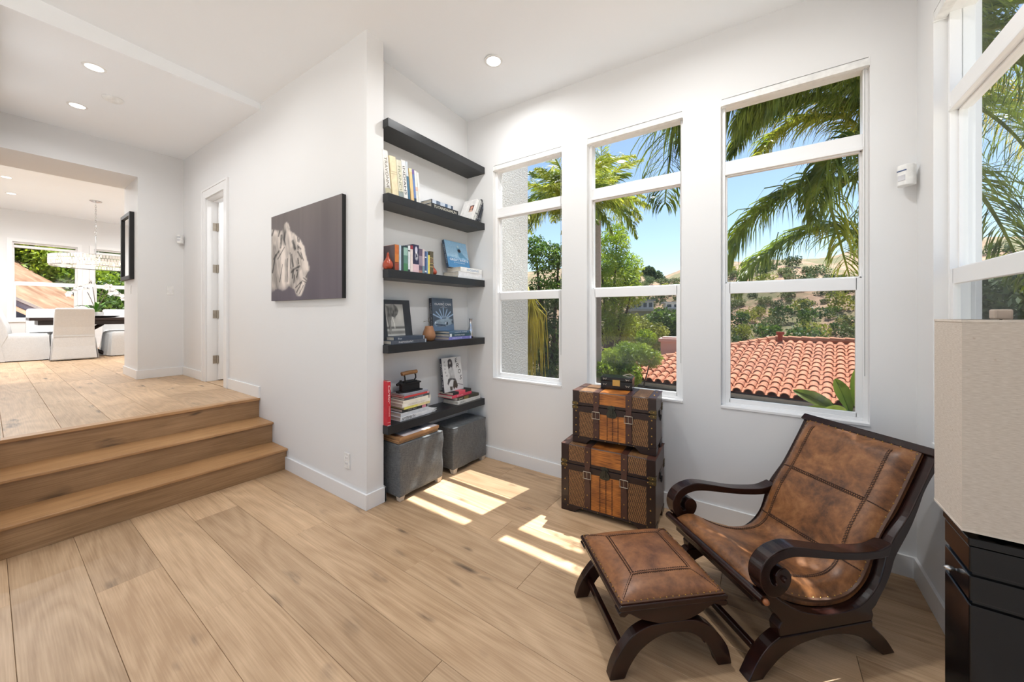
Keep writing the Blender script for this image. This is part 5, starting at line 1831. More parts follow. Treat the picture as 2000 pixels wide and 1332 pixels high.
# ------------------------------------------------------------------ dining room
tb_ = thing('dining_table', 'dark wood dining table among white slipcovered chairs', 'table', (-11.25, 1.12, PZ), 0)
MB().box(-.48, .48, -.68, .72, .715, .765).build('tabletop', flat(46, 32, 28, .35), tb_, bevel=0.006)
MB().box(-.40, .40, -.58, .62, .63, .715).build('apron', flat(40, 28, 24, .4), tb_, bevel=0.004)
MB().lathe(spline([(.05, .10), (.09, .16), (.07, .30), (.11, .46), (.08, .56), (.14, .63)], 3), 20).build('pedestal', flat(40, 28, 24, .4), tb_, smooth=True)
for a in range(4):
    MB().tube([(.04 * math.cos(a * PI / 2 + .785), .04 * math.sin(a * PI / 2 + .785), .16), (.22 * math.cos(a * PI / 2 + .785), .22 * math.sin(a * PI / 2 + .785), .10), (.40 * math.cos(a * PI / 2 + .785), .40 * math.sin(a * PI / 2 + .785), .03)], [.05, .045, .03], 8).build('leg', flat(40, 28, 24, .4), tb_, smooth=True)
    MB().tube([(.10 * math.cos(a * PI / 2), .10 * math.sin(a * PI / 2), .52), (.26 * math.cos(a * PI / 2), .26 * math.sin(a * PI / 2), .64)], .035, 8).build('brace', flat(40, 28, 24, .4), tb_, smooth=True)


def dining_chair(label, x, y, rz):
    """local frame: faces +x, base centred"""
    c = thing('dining_chair', label, 'chair', (x, y, PZ), rz, 'white slipcovered dining chairs')
    hw_ = .24
    bm = MB()
    # seat block with a skirt that flares to the floor, box pleats at the corners
    ring = []
    for z, gx, gy in ((.015, .028, .028), (.20, .012, .012), (.40, 0, 0), (.455, -.004, -.004), (.485, -.03, -.03)):
        pts = []
        n = 12
        for sx, sy, ex, ey in ((-1, -1, 1, -1), (1, -1, 1, 1), (1, 1, -1, 1), (-1, 1, -1, -1)):
            for k in range(n):
                f = k / n
                px = (sx + (ex - sx) * f) * (.27 + gx)
                py = (sy + (ey - sy) * f) * (hw_ + gy)
                w = .006 * math.sin(f * PI * 6) * (1 - z / .48) if z < .4 else 0
                if abs(sx - ex) > 0:
                    py += w * sy
                else:
                    px += w * sx
                pts.append((px, py, z))
        ring.append(pts)
    bm.sheet(ring, closed=True)
    m_ = len(ring[0])
    bm.f.append(tuple((len(ring) - 1) * m_ + k for k in range(m_)))
    bm.build('skirt', M_slip, c, smooth=True)
    bk = MB()
    rows_ = []
    for z, x0, x1, g in ((.03, -.315, -.255, .034), (.25, -.285, -.24, .014), (.45, -.275, -.17, .006), (.60, -.30, -.19, .0), (.80, -.35, -.25, -.002), (.92, -.385, -.295, -.008), (.945, -.380, -.315, -.03)):
        pts = [(x0, -hw_ - g, z), (x0 - .006, 0, z), (x0, hw_ + g, z), (x1, hw_ + g, z), (x1 + .012, 0, z), (x1, -hw_ - g, z)]
        rows_.append(pts)
    bk.sheet(rows_, closed=True)
    bk.f.append(tuple(range(len(rows_) * 6 - 6, len(rows_) * 6)))
    b_ = bk.build('backrest', M_slip, c, bevel=0.012)
    # hem seam across the back, corner pleats
    sm_ = MB()
    sm_.tube([(-.283, -hw_ - .008, .44), (-.290, 0, .44), (-.283, hw_ + .008, .44)], .003, 5)
    sm_.build('seam', flat(196, 196, 194, .9), c)
    for sy in (-1, 1):
        MB().add([(-.27, sy * (hw_ + .012), .42), (-.325, sy * (hw_ + .055), .012), (-.20, sy * (hw_ + .040), .012)], [(0, 1, 2)]).add([(-.27, sy * (hw_ + .010), .42), (-.325, sy * (hw_ + .051), .012), (-.20, sy * (hw_ + .036), .012)], [(2, 1, 0)]).build('pleat', M_slip, c)
        for sx in (-.22, .22):
            MB().box(sx - .02, sx + .02, sy * .19 - .02, sy * .19 + .02, 0, .10).build('leg', flat(40, 28, 24, .5), c)
    return c


dining_chair('white slipcovered dining chair with its back to the sunken room', -10.62, .925, PI)
dining_chair('white slipcovered dining chair at the table end, turned sideways with a flared skirt', -11.0, .42, PI / 2 - .12)
dining_chair('white slipcovered dining chair at the table end nearest the mirror, back hidden by the wall', -10.93, 1.66, -PI / 2 + .15)
dining_chair('white slipcovered dining chair behind the table, beyond the sideways chair', -11.95, .70, 0)
dining_chair('white slipcovered dining chair behind the table beside the orchid', -11.95, 1.74, 0)

orc = thing('orchid', 'white potted orchid with arching sprays on the dining table', 'plant', (-11.12, 1.27, PZ + .777), 0)
pot = MB().prism_z([(-.07, -.10), (.07, -.10), (.07, .10), (-.07, .10)], 0, .10).build('pot', M_whitep, orc, bevel=0.006)
rl_ = random.Random(5)
for k in range(9):
    a = k * 2.4
    L = .18 + .10 * rl_.random()
    lm_ = MB()
    rws = []
    for i in range(7):
        f = i / 6
        r_ = .02 + L * f
        zz = .10 + .13 * math.sin(f * 2.2) * (1.0 if k % 3 else 1.5)
        w = .034 * math.sin(PI * (f * .92 + .04)) ** .7
        ca_, sa_ = math.cos(a), math.sin(a)
        rws.append([(r_ * ca_ - w * sa_, r_ * sa_ + w * ca_, zz + .006), (r_ * ca_, r_ * sa_, zz), (r_ * ca_ + w * sa_, r_ * sa_ - w * ca_, zz + .006)])
    lm_.sheet(rws).build('leaf', flat(88, 140, 48, .35), orc, smooth=True)
for k, (dx, dy, hh, bend) in enumerate(((0.02, -.28, .62, -1), (-.02, .22, .66, 1), (.03, -.10, .72, -1), (0, .32, .54, 1))):
    path = spline([(0, 0, .10), (dx * .3, dy * .25, hh * .6), (dx * .6, dy * .6, hh * .96), (dx, dy, hh * .90), (dx * 1.2, dy * 1.25, hh * .72)], 6)
    MB().tube(path, .005, 6).build('stem', flat(96, 78, 66, .6), orc, smooth=True)
    for i in range(len(path) - 14, len(path), 2):
        p = path[i]
        fb = MB()
        off = Vector((rl_.uniform(-.03, .03), rl_.uniform(-.03, .03), rl_.uniform(-.035, .01)))
        for q in range(5):
            th = q * 2 * PI / 5 + i
            dv = Vector((.25, math.cos(th), math.sin(th))) * .045
            sv_ = Vector((0, -math.sin(th), math.cos(th))) * .024
            o_ = Vector(p) + off
            fb.add([o_, o_ + dv * .6 + sv_, o_ + dv * 1.1, o_ + dv * .6 - sv_], [(0, 1, 2, 3)])
        fb.build('flower', flat(242, 242, 242, .6), orc)
tray = thing('serving_tray', 'shallow dark tray on the dining table under the orchid', 'tray', (-11.05, 1.30, PZ + .766), 0)
MB().lathe([(.10, 0), (.22, .004), (.30, .03), (.29, .034), (.21, .011), (.0, .010)], 28).build('dish', flat(40, 26, 30, .35), tray, smooth=True)

chd = thing('chandelier', 'drum chandelier of glass crystals hanging on a chain over the dining table', 'chandelier', (-11.3, 1.29, 2.36), 0)
MB().lathe([(.09, 1.36), (.09, 1.345), (.03, 1.325)], 24).build('canopy', M_steel, chd, smooth=True)
chn = MB()
for k in range(18):
    z = .64 + k * .038
    pts = [(.012 * math.cos(q * PI / 4) * (1 if k % 2 else 0), .012 * math.cos(q * PI / 4) * (0 if k % 2 else 1), z + .024 * math.sin(q * PI / 4)) for q in range(9)]
    chn.tube(pts, .0035, 5)
stuff(chn.build('chain', M_steel, chd))
MB().tube([(0, 0, .10), (0, 0, .63)], .008, 8).build('rod', M_steel, chd, smooth=True)
rg = MB()
for z in (0.0, .20):
    pts = [(.60 * math.cos(PI * 2 * k / 48), .60 * math.sin(PI * 2 * k / 48), z) for k in range(49)]
    rg.tube(pts, .008, 6)
for k in range(4):
    rg.tube([(0, 0, .12), (.60 * math.cos(PI * k / 2), .60 * math.sin(PI * k / 2), .20)], .006, 6)
rg.build('frame', M_steel, chd)
tcr = NT('chandelier_crystal')
c1 = tcr.bsdf((0.93, 0.88, 0.82, 1), 0.06, Transmission_Weight=0.5, Emission_Color=(1.0, 0.86, 0.70, 1), Emission_Strength=0.10)  # faint glow of the bulbs put into the crystal material
M_crys = tcr.done(c1)
cr_ = MB()
for k in range(90):
    for lv in range(3):
        a = 2 * PI * (k + .5 * (lv % 2)) / 90
        r_ = .60 + .012 * rl_.random()
        M_ = T(r_ * math.cos(a), r_ * math.sin(a), .015 + lv * .064) @ RZ(a + rl_.uniform(-.3, .3))
        cr_.box(-.006, .006, -.017, .017, 0, .056, M_)
stuff(cr_.build('crystals', M_crys, chd))
for k in range(8):
    a = 2 * PI * k / 8
    MB().lathe([(.012, 0), (.016, .03), (.012, .07), (.004, .09)], 8, T(.42 * math.cos(a), .42 * math.sin(a), .06)).build('bulb', emit('chandelier_bulb', (1, .82, .6, 1), 3.0) if k == 0 else bpy.data.materials['chandelier_bulb'], chd)
pld = bpy.data.lights.new('chandelier_lamp', 'POINT')
pld.energy = 12
pld.color = (1, .9, .78)
pld.shadow_soft_size = .2
plo = bpy.data.objects.new('chandelier_lamp', pld)
COL.objects.link(plo)
plo.parent = chd
plo.location = (0, 0, -.12)

# ------------------------------------------------------------------ outside
def fast_mesh(name, V, F, mat):
    me = bpy.data.meshes.new(name)
    V = np.asarray(V, np.float32)
    F = np.asarray(F, np.int32)
    me.vertices.add(len(V))
    me.vertices.foreach_set('co', V.ravel())
    k = F.shape[1]
    me.loops.add(F.size)
    me.loops.foreach_set('vertex_index', F.ravel())
    me.polygons.add(len(F))
    me.polygons.foreach_set('loop_start', np.arange(0, F.size, k, dtype=np.int32))
    me.update(calc_edges=True)
    me.materials.append(mat)
    return me


def leaf_cloud(rs, blobs, n, ll, lw, droop=0.0):
    """quads scattered on the skins of ellipsoid blobs: list of (cx,cy,cz, rx,ry,rz)"""
    B = np.array(blobs, float)
    vol = (B[:, 3] * B[:, 4] + B[:, 4] * B[:, 5])
    idx = rs.choice(len(B), n, p=vol / vol.sum())
    d = rs.normal(size=(n, 3))
    d /= np.linalg.norm(d, axis=1)[:, None]
    rr = rs.uniform(.55, 1.08, n)[:, None]
    c = B[idx, :3] + d * B[idx, 3:] * rr
    a = rs.normal(size=(n, 3)) + d * .6
    a[:, 2] -= droop
    a /= np.linalg.norm(a, axis=1)[:, None]
    b = np.cross(a, rs.normal(size=(n, 3)))
    b /= np.linalg.norm(b, axis=1)[:, None]
    s = rs.uniform(.6, 1.3, n)[:, None]
    a, b = a * ll * s, b * lw * s
    V = np.stack([c - a * .5, c + b * .5, c + a * .5, c - b * .5], 1).reshape(-1, 3)
    F = np.arange(4 * n).reshape(n, 4)
    return V, F


def bush_mesh(seed, n, mat, ll=.10, lw=.07, flatn=.8):
    rs = np.random.RandomState(seed)
    bl = [(0, 0, .45 * flatn, .42, .42, .42 * flatn)]
    for k in range(6):
        a = rs.uniform(0, 6.28)
        r = rs.uniform(.15, .45)
        bl.append((r * math.cos(a), r * math.sin(a), rs.uniform(.25, .75) * flatn, rs.uniform(.18, .34), rs.uniform(.18, .34), rs.uniform(.16, .30)))
    V, F = leaf_cloud(rs, bl, n, ll, lw)
    return fast_mesh('foliage', V, F, mat)


def hill_z(x, y):
    d = np.hypot(x, y)
    t = np.clip((d - 14) / 60, 0, 1)
    z = -4.2 - 7.5 * smooth01(t)
    u = np.clip((d - 70) / 190, 0, 1.6)
    ang = np.arctan2(x, y)
    crest = 28 + 4 * np.sin(ang * 5 + .6) - 7 * smooth01((ang - .05) / .7) + 6 * smooth01((-.18 - ang) / .2)
    z = z + (crest + 11.7) * np.where(u < 1, np.sin(np.clip(u, 0, 1) * PI / 2) ** 1.3, 1 - .25 * (u - 1))
    z = z + (2.6 * (vnoise(x * .030, y * .030, 1) - .5) * 2 + 1.2 * (vnoise(x * .09, y * .09, 2) - .5)) * smooth01((d - 40) / 60)
    rid = np.abs(np.sin(ang * 9 + .8 + d * .006))
    z = z + 5.0 * (rid - .6) * smooth01((d - 110) / 60)
    return z


aa = np.linspace(-1.15, 1.35, 110)
dd = np.concatenate([np.linspace(5.0, 60, 26), np.linspace(66, 340, 62)])
A_, D_ = np.meshgrid(aa, dd)
X_, Y_ = D_ * np.sin(A_), D_ * np.cos(A_)
Z_ = hill_z(X_, Y_)
idx = np.arange(X_.size).reshape(X_.shape)
F_ = np.stack([idx[:-1, :-1], idx[:-1, 1:], idx[1:, 1:], idx[1:, :-1]], -1).reshape(-1, 4)
hill = struct(link('hillside', fast_mesh('hillside', np.stack([X_, Y_, Z_], -1).reshape(-1, 3), F_, M_hill), smooth=False))
hill.data.polygons.foreach_set('use_smooth', [True] * len(hill.data.polygons))
struct(MB().box(-60, 80, -60, 2.4, -4.6, -4.3).build('ground', flat(170, 160, 140, .9)))
struct(MB().box(-9.0, 9.0, -18.0, -3.36, -0.30, -0.05).box(0.81, 9.0, -3.36, 1.0, -0.30, -0.05).build('terrace', flat(214, 208, 198, .8)))  # unseen pale terrace, added to bounce sun up through the openings

# hillside bushes and trees, nearest first
bsh = [(bush_mesh(21, 620, M_scrub), 'dusty grey green scrub bush on the far dry hillside', 'dusty scrub on the far hillside'),
       (bush_mesh(22, 620, M_scrub_d), 'dark scrub bush on the far dry hillside', 'dark scrub on the far hillside'),
       (bush_mesh(23, 620, M_leaf_y), 'olive yellow bush on the far hillside', 'olive bushes on the far hillside'),
       ]
rb_ = random.Random(31)
tsh = [(bush_mesh(26, 560, M_leaf_d, .11, .08, 1.15), 'round deep green tree in the valley below the far hillside', 'green trees below the far hillside'),
       (bush_mesh(27, 560, M_leaf_y, .11, .08, 1.0), 'olive green tree in the valley below the far hillside', 'olive trees below the far hillside'),
       (bush_mesh(28, 560, M_scrub, .11, .08, 1.1), 'dusty green tree in the valley below the far hillside', 'dusty trees below the far hillside'),
       (bush_mesh(29, 560, M_scrub_d, .10, .07, 1.8), 'upright dark cypress like tree in the valley', 'dark upright trees below the far hillside')]


placed = []


def scatter(shapes, picks, n, d0, d1, s0, s1, name, cat, bare_from):
    k = tries = 0
    while k < n and tries < 9000:
        tries += 1
        ang = rb_.uniform(-.36, .62)
        d = d0 + (d1 - d0) * rb_.random() ** .8
        x, y = d * math.sin(ang), d * math.cos(ang)
        bare = float(vnoise(np.array(x * .020 + 3), np.array(y * .020), 6)) + .25 * float(vnoise(np.array(x * .07), np.array(y * .07), 9))
        if d > bare_from and bare > .64:
            continue
        if 60 < d < 118 and min(abs(ang - h) for h in (-.273, -.191, .044)) < .018:
            continue
        s = rb_.uniform(s0, s1)
        if any((x - px_) ** 2 + (y - py_) ** 2 < (.56 * (s + ps_)) ** 2 for px_, py_, ps_ in placed):
            continue
        placed.append((x, y, s))
        me, lab, grp = shapes[rb_.choice(picks)]
        o = link(name, me)
        o.location = (x, y, float(hill_z(np.array(x), np.array(y))) - .12 * s)
        o.rotation_euler = (0, 0, rb_.uniform(0, 6.28))
        o.scale = (s * rb_.uniform(.9, 1.1), s * rb_.uniform(.9, 1.1), s * rb_.uniform(.8, 1.1))
        tag(o, lab, cat, grp)
        k += 1


scatter(tsh, (0, 0, 1, 1, 2, 3), 210, 40, 122, 2.8, 6.2, 'hillside_tree', 'tree', 115)
scatter(bsh[:3], (0, 0, 1, 1, 2), 285, 110, 268, 2.2, 6.2, 'hillside_bush', 'bush', 100)


def at(px, py, t):
    """helper only used to state where far things stand: bearing px, drop py, at distance t"""
    k = (px - 1000) / 716.0
    return Vector(((math.cos(YAW) * k - math.sin(YAW)) * t, (math.sin(YAW) * k + math.cos(YAW)) * t, 1.40 + (613.9 - py) / 716.0 * t))


def villa(label, loc, rz, w, d, h, wall, roof, nwin):
    v = thing('hillside_house', label, 'house', loc, rz)
    MB().box(-w / 2, w / 2, -d / 2, d / 2, -6, h).build('wall', flat(*wall, .9), v)
    MB().box(-w / 2 - .5, w / 2 + .5, -d / 2 - .5, d / 2 + .5, h, h + .5).build('roof', flat(*roof, .9), v)
    for k in range(nwin):
        x = -w / 2 + w * (k + .5) / nwin
        MB().box(x - w / nwin * .3, x + w / nwin * .3, -d / 2 - .05, -d / 2 + .1, h * .25, h * .8).build('window', flat(70, 80, 92, .2), v)
    MB().box(-w / 2 - 1, w / 2 + 1, -d / 2 - 3, -d / 2, -.6, 0).build('terrace', flat(190, 182, 174, .9), v)
    return v


villa('pale grey flat roofed house on the far slope, seen in the middle window', at(1250, 604, 112), .55, 6.6, 4.5, 2.4, (196, 196, 196), (150, 150, 152), 4)
villa('white house on the far ridge beside the tall dark trees', at(1279, 557, 205), .5, 9.5, 6, 2.6, (240, 240, 242), (226, 226, 228), 4)
villa('low white house on the slope at the middle window edge', at(1318, 603, 112), .4, 6, 4, 1.6, (236, 232, 228), (220, 214, 208), 3)
villa('small grey house half buried in trees on the far slope', at(1548, 620, 112), .1, 7, 4, 1.9, (196, 190, 190), (170, 160, 156), 3)

# neighbour's house with clay tile roof
EV, GV = Vector((0.993, -0.120, 0)), Vector((0.120, 0.993, 0))
COR = Vector((-5.484, 12.212, -0.696))
RISE = 1.15 / 5.15
nh = thing('neighbor_house', 'neighbouring house with orange clay tile hip roof below the windows', 'house', COR, math.atan2(EV.y, EV.x))
RW = 13.0
RB = 10.3
# roof deck: hip at left end (local x along eave, y up the slope in plan)
dk = MB()
P5 = 5.15
dk.add([(0, 0, -.02), (RW, 0, -.02), (RW, P5, P5 * RISE - .02), (P5, P5, P5 * RISE - .02), (0, RB, -.02), (RW, RB, -.02)], [(0, 1, 2, 3), (0, 3, 4), (3, 2, 5, 4)])
dk.build('roof_deck', flat(150, 92, 66, .9), nh)
MB().box(.35, RW, .35, RB - .35, -4.0, -.04).build('wall', M_stucco, nh)
MB().box(-.02, RW, -.04, -.01, -.20, -.045).build('fascia', flat(196, 182, 166, .8), nh)
MB().box(-.03, RW, -.14, -.03, -.24, -.16).build('shadow_gutter', flat(60, 54, 50, .5), nh)  # gutter box coloured dark to stand for the shade under the eave
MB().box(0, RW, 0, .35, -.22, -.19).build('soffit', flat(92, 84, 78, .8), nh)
# barrel tiles, each its own piece, shared mesh
TP, TL = .262, .40
tm = MB()
rws = []
sl = math.sqrt(1 + RISE * RISE)
for y, r_, zz in ((0, .108, .022), (TL * 1.08, .090, .0)):
    rws.append([(r_ * math.cos(PI - PI * k / 7), y, zz + .095 * math.sin(PI * k / 7) * r_ / .108) for k in range(8)])
tm.sheet(rws)
rws2 = [[(x * .86, y, z - .018) for x, y, z in r] for r in rws]
tm.sheet(rws2[::-1])
n0 = len(rws[0])
tm.f += [(k + 1, k, 3 * n0 + k, 3 * n0 + k + 1) for k in range(n0 - 1)]
tile_me = tm.mesh('tile')
tile_me.materials.append(M_clay)
pan = MB()
pan.sheet([[(-.06 + .12 * k / 4, y, .02 - .045 * math.sin(PI * k / 4) + (0.016 if y == 0 else 0)) for k in range(5)] for y in (0, TL * 1.06)])
pan_me = pan.mesh('tile')
pan_me.materials.append(M_clay)
slope = math.atan(RISE)
cand = []
for i in range(int(RW / TP)):
    for j in range(int(P5 / (TL * .93))):
        x, y = (i + .5) * TP, j * TL * .93
        if y > x - .05 or y > P5 - .25:
            continue
        cand.append((x, y))
CAMP = Vector((0, 0, 1.4))


def seen_key(c):
    w = COR + EV * c[0] + GV * c[1] + Vector((0, 0, c[1] * RISE))
    v = w - CAMP
    dep = v.x * -math.sin(YAW) + v.y * math.cos(YAW)
    px = 1000 + 716 * (v.x * math.cos(YAW) + v.y * math.sin(YAW)) / dep
    vis = (1165 < px < 1332) or (1418 < px < 1690)
    return (0 if vis else 1, dep)


cand.sort(key=seen_key)
rest = MB()
rt = random.Random(3)
for n_, (x, y) in enumerate(cand):
    M_ = T(x, y - .06, y * RISE + .012) @ RX(slope)
    if n_ < 290:
        o = link('tile', tile_me, nh)
        o.location = (x + rt.uniform(-.008, .008), y - .06, y * RISE + .012)
        o.rotation_euler = (slope, 0, rt.uniform(-.02, .02))
    else:
        rest.add(tm.v, tm.f, M_)
stuff(rest.build('tile_field', M_clay, nh, fix=False))
pans = MB()
for (x, y) in cand:
    pans.add(pan.v, pan.f, T(x + TP / 2, y - .05, y * RISE + .02) @ RX(slope))
stuff(pans.build('tile_channels', M_clay, nh, fix=False))
# ridge and hip caps
cap = MB()
for k in range(21):
    f = k / 21
    p = Vector((P5 * f, P5 * f, P5 * f * RISE + .05))
    q = Vector((P5 * (f + .058), P5 * (f + .058), P5 * (f + .058) * RISE + .035))
    cap.tube([p, q], [.125, .105], 8)
for k in range(20):
    x = P5 + k * .38
    cap.tube([(x, P5, P5 * RISE + .05), (x + .42, P5, P5 * RISE + .035)], [.125, .105], 8)
cap.build('ridge_cap', M_clay, nh)
vp = MB().tube([(5.35, 4.55, 4.55 * RISE), (5.35, 4.55, 4.55 * RISE + .40)], .075, 12).tube([(5.35, 4.55, 4.55 * RISE + .36), (5.35, 4.55, 4.55 * RISE + .46)], .12, 12)
vp.build('vent_pipe', flat(160, 70, 50, .7), nh, smooth=True)
chm = MB().box(-.45, .45, -.35, .35, -2.0, .62).box(-.52, .52, -.42, .42, .62, .74).box(-.40, .40, -.30, .30, .74, .80)
co_ = thing('chimney', 'pink stucco chimney behind the tile roof', 'chimney', at(1316, 697, 14.6), .1)
chm.build('stack', M_pink, co_, bevel=0.01)

# stucco wing of this house seen through the narrow window
wg = MB().box(-2.80, -2.36, 2.965, 3.72, -4.2, 4.6)
struct(wg.build('wall_outer', M_stucco))
struct(MB().box(-2.66, -2.30, 2.975, 3.76, .60, .66).build('trim_3', flat(70, 72, 74, .7)))


# ------------------------------------------------------------------ palms and trees
def frond_on(pts, seed, n, ll, mat, lw=.010, hang=.75, r0=.028):
    """feather frond along a given midrib; leaflets leave both sides, then fall"""
    rs = random.Random(seed)
    m = len(pts) - 1
    mb = MB()
    mb.tube(pts, [r0 * (1 - .88 * i / m) + .002 for i in range(m + 1)], 6)
    for k in range(n):
        f = .06 + .94 * k / n
        x = f * m
        i = min(int(x), m - 1)
        p = pts[i].lerp(pts[i + 1], x - i)
        d = (pts[i + 1] - pts[i]).normalized()
        side = d.cross(Vector((0, 0, 1)))
        if side.length < .05:
            side = Vector((1, 0, 0))
        side.normalize()
        for sg in (-1, 1):
            l_ = ll * (math.sin(PI * min(1, f * .86 + .14)) ** .5) * rs.uniform(.75, 1.15)
            v1 = (side * sg * rs.uniform(.4, 1.0) + d * rs.uniform(.35, .9) + Vector((0, 0, rs.uniform(-.25, .55)))).normalized()
            wv = v1.cross(d)
            wv = (wv if wv.length > .1 else Vector((0, 0, 1))).normalized() * lw
            wv = (wv + side * lw * rs.uniform(-.8, .8))
            hg = hang * rs.uniform(.7, 1.2)
            q, vs, fs = p.copy(), [], []
            for j, (g, w_) in enumerate(((0, .5), (.30, 1), (.62, .95), (.86, .7), (.95, 0))):
                vs += [q - wv * w_, q + wv * w_] if w_ else [q.copy()]
                g2 = min(.97, g * hg / .75)
                q = q + (v1 * (1 - g2) + Vector((0, 0, -1)) * g2).normalized() * l_ * .25
            mb.add(vs, [(0, 1, 3, 2), (2, 3, 5, 4), (4, 5, 7, 6), (6, 7, 8)])
    me = mb.mesh('frond')
    me.materials.append(mat)
    return me


def frond_mesh(seed, L, droop, n, ll, mat, lw=.010, hang=.75, arch=.35):
    """feather palm frond: grows along +x from the origin, arches up and falls"""
    pts = []
    for i in range(25):
        f = i / 24
        pts.append(Vector((L * f * (1 - .18 * f * droop), L * .05 * math.sin(f * 3 + seed), L * (arch * f - droop * f * f * .85))))
    return frond_on(pts, seed, n, ll, mat, lw, hang)


def palm(label, base, H, fronds, trunk_r, mat_t=None, lean=(0, 0)):
    """fronds: list of (mesh, azimuth deg, pitch deg, scale, height offset)"""
    p = thing('palm_tree', label, 'palm', base, 0)
    n = 14
    pts = [(lean[0] * (i / n) ** 2, lean[1] * (i / n) ** 2, H * i / n) for i in range(n + 1)]
    MB().tube(pts, [trunk_r * (1.25 - .35 * i / n) for i in range(n + 1)], 12).build('trunk', mat_t or M_bark, p, smooth=True)
    rg = MB()
    for k in range(int(H / .22)):
        f = k * .22 / H
        z = k * .22
        rg.lathe([(trunk_r * (1.25 - .35 * f) * 1.0, z), (trunk_r * (1.25 - .35 * f) * 1.04, z + .02), (trunk_r * (1.25 - .35 * f) * 1.0, z + .04)], 12, T(lean[0] * f * f, lean[1] * f * f, 0))
    rg.build('trunk_rings', mat_t or M_bark, p)
    MB().tube([(lean[0], lean[1], H - .05), (lean[0], lean[1], H + .5), (lean[0], lean[1], H + .8)], [trunk_r * 1.1, trunk_r * .9, trunk_r * .35], 12).build('crown_shaft', flat(120, 140, 70, .5), p, smooth=True)
    for me, az, pit, s, dz in fronds:
        o = link('frond', me, p)
        o.location = (lean[0], lean[1], H + dz)
        o.rotation_euler = (0, -math.radians(pit), math.radians(az))
        o.scale = (s, s, s)
    return p


FN = [frond_mesh(1, 2.5, .62, 130, .56, M_palm, .009), frond_mesh(2, 2.3, .80, 120, .60, M_palm, .009), frond_mesh(3, 2.7, .50, 135, .54, M_palm, .009), frond_mesh(4, 2.1, .95, 110, .62, M_palm, .009)]
FY = [frond_mesh(9, 1.5, 1.25, 80, .55, M_palm_old, .008, hang=.95), frond_mesh(10, 2.2, .9, 90, .6, M_palm_old, .008)]
near = []
for az, pit, k, s, dz in ((120, 20, 2, .9, .4), (100, 40, 0, .9, .5), (70, 18, 1, .9, .4), (40, 8, 2, .9, .35), (15, 26, 0, .9, .4), (345, 6, 1, .9, .35), (318, 26, 2, .9, .45), (300, 4, 3, .9, .3), (330, -14, 3, .85, .15), (20, -18, 3, .85, .15), (285, 30, 0, .8, .5), (60, 55, 2, .8, .6), (0, 50, 0, .8, .6)):
    near.append((FN[k], az, pit, s, dz))
NB = Vector((1.06, 4.62, -4.3))
NH = 7.75
npalm = palm('feather palm close outside, its fronds hanging across the tall window', NB, NH, near, .16)
CR = Vector((0, 0, NH + .35))
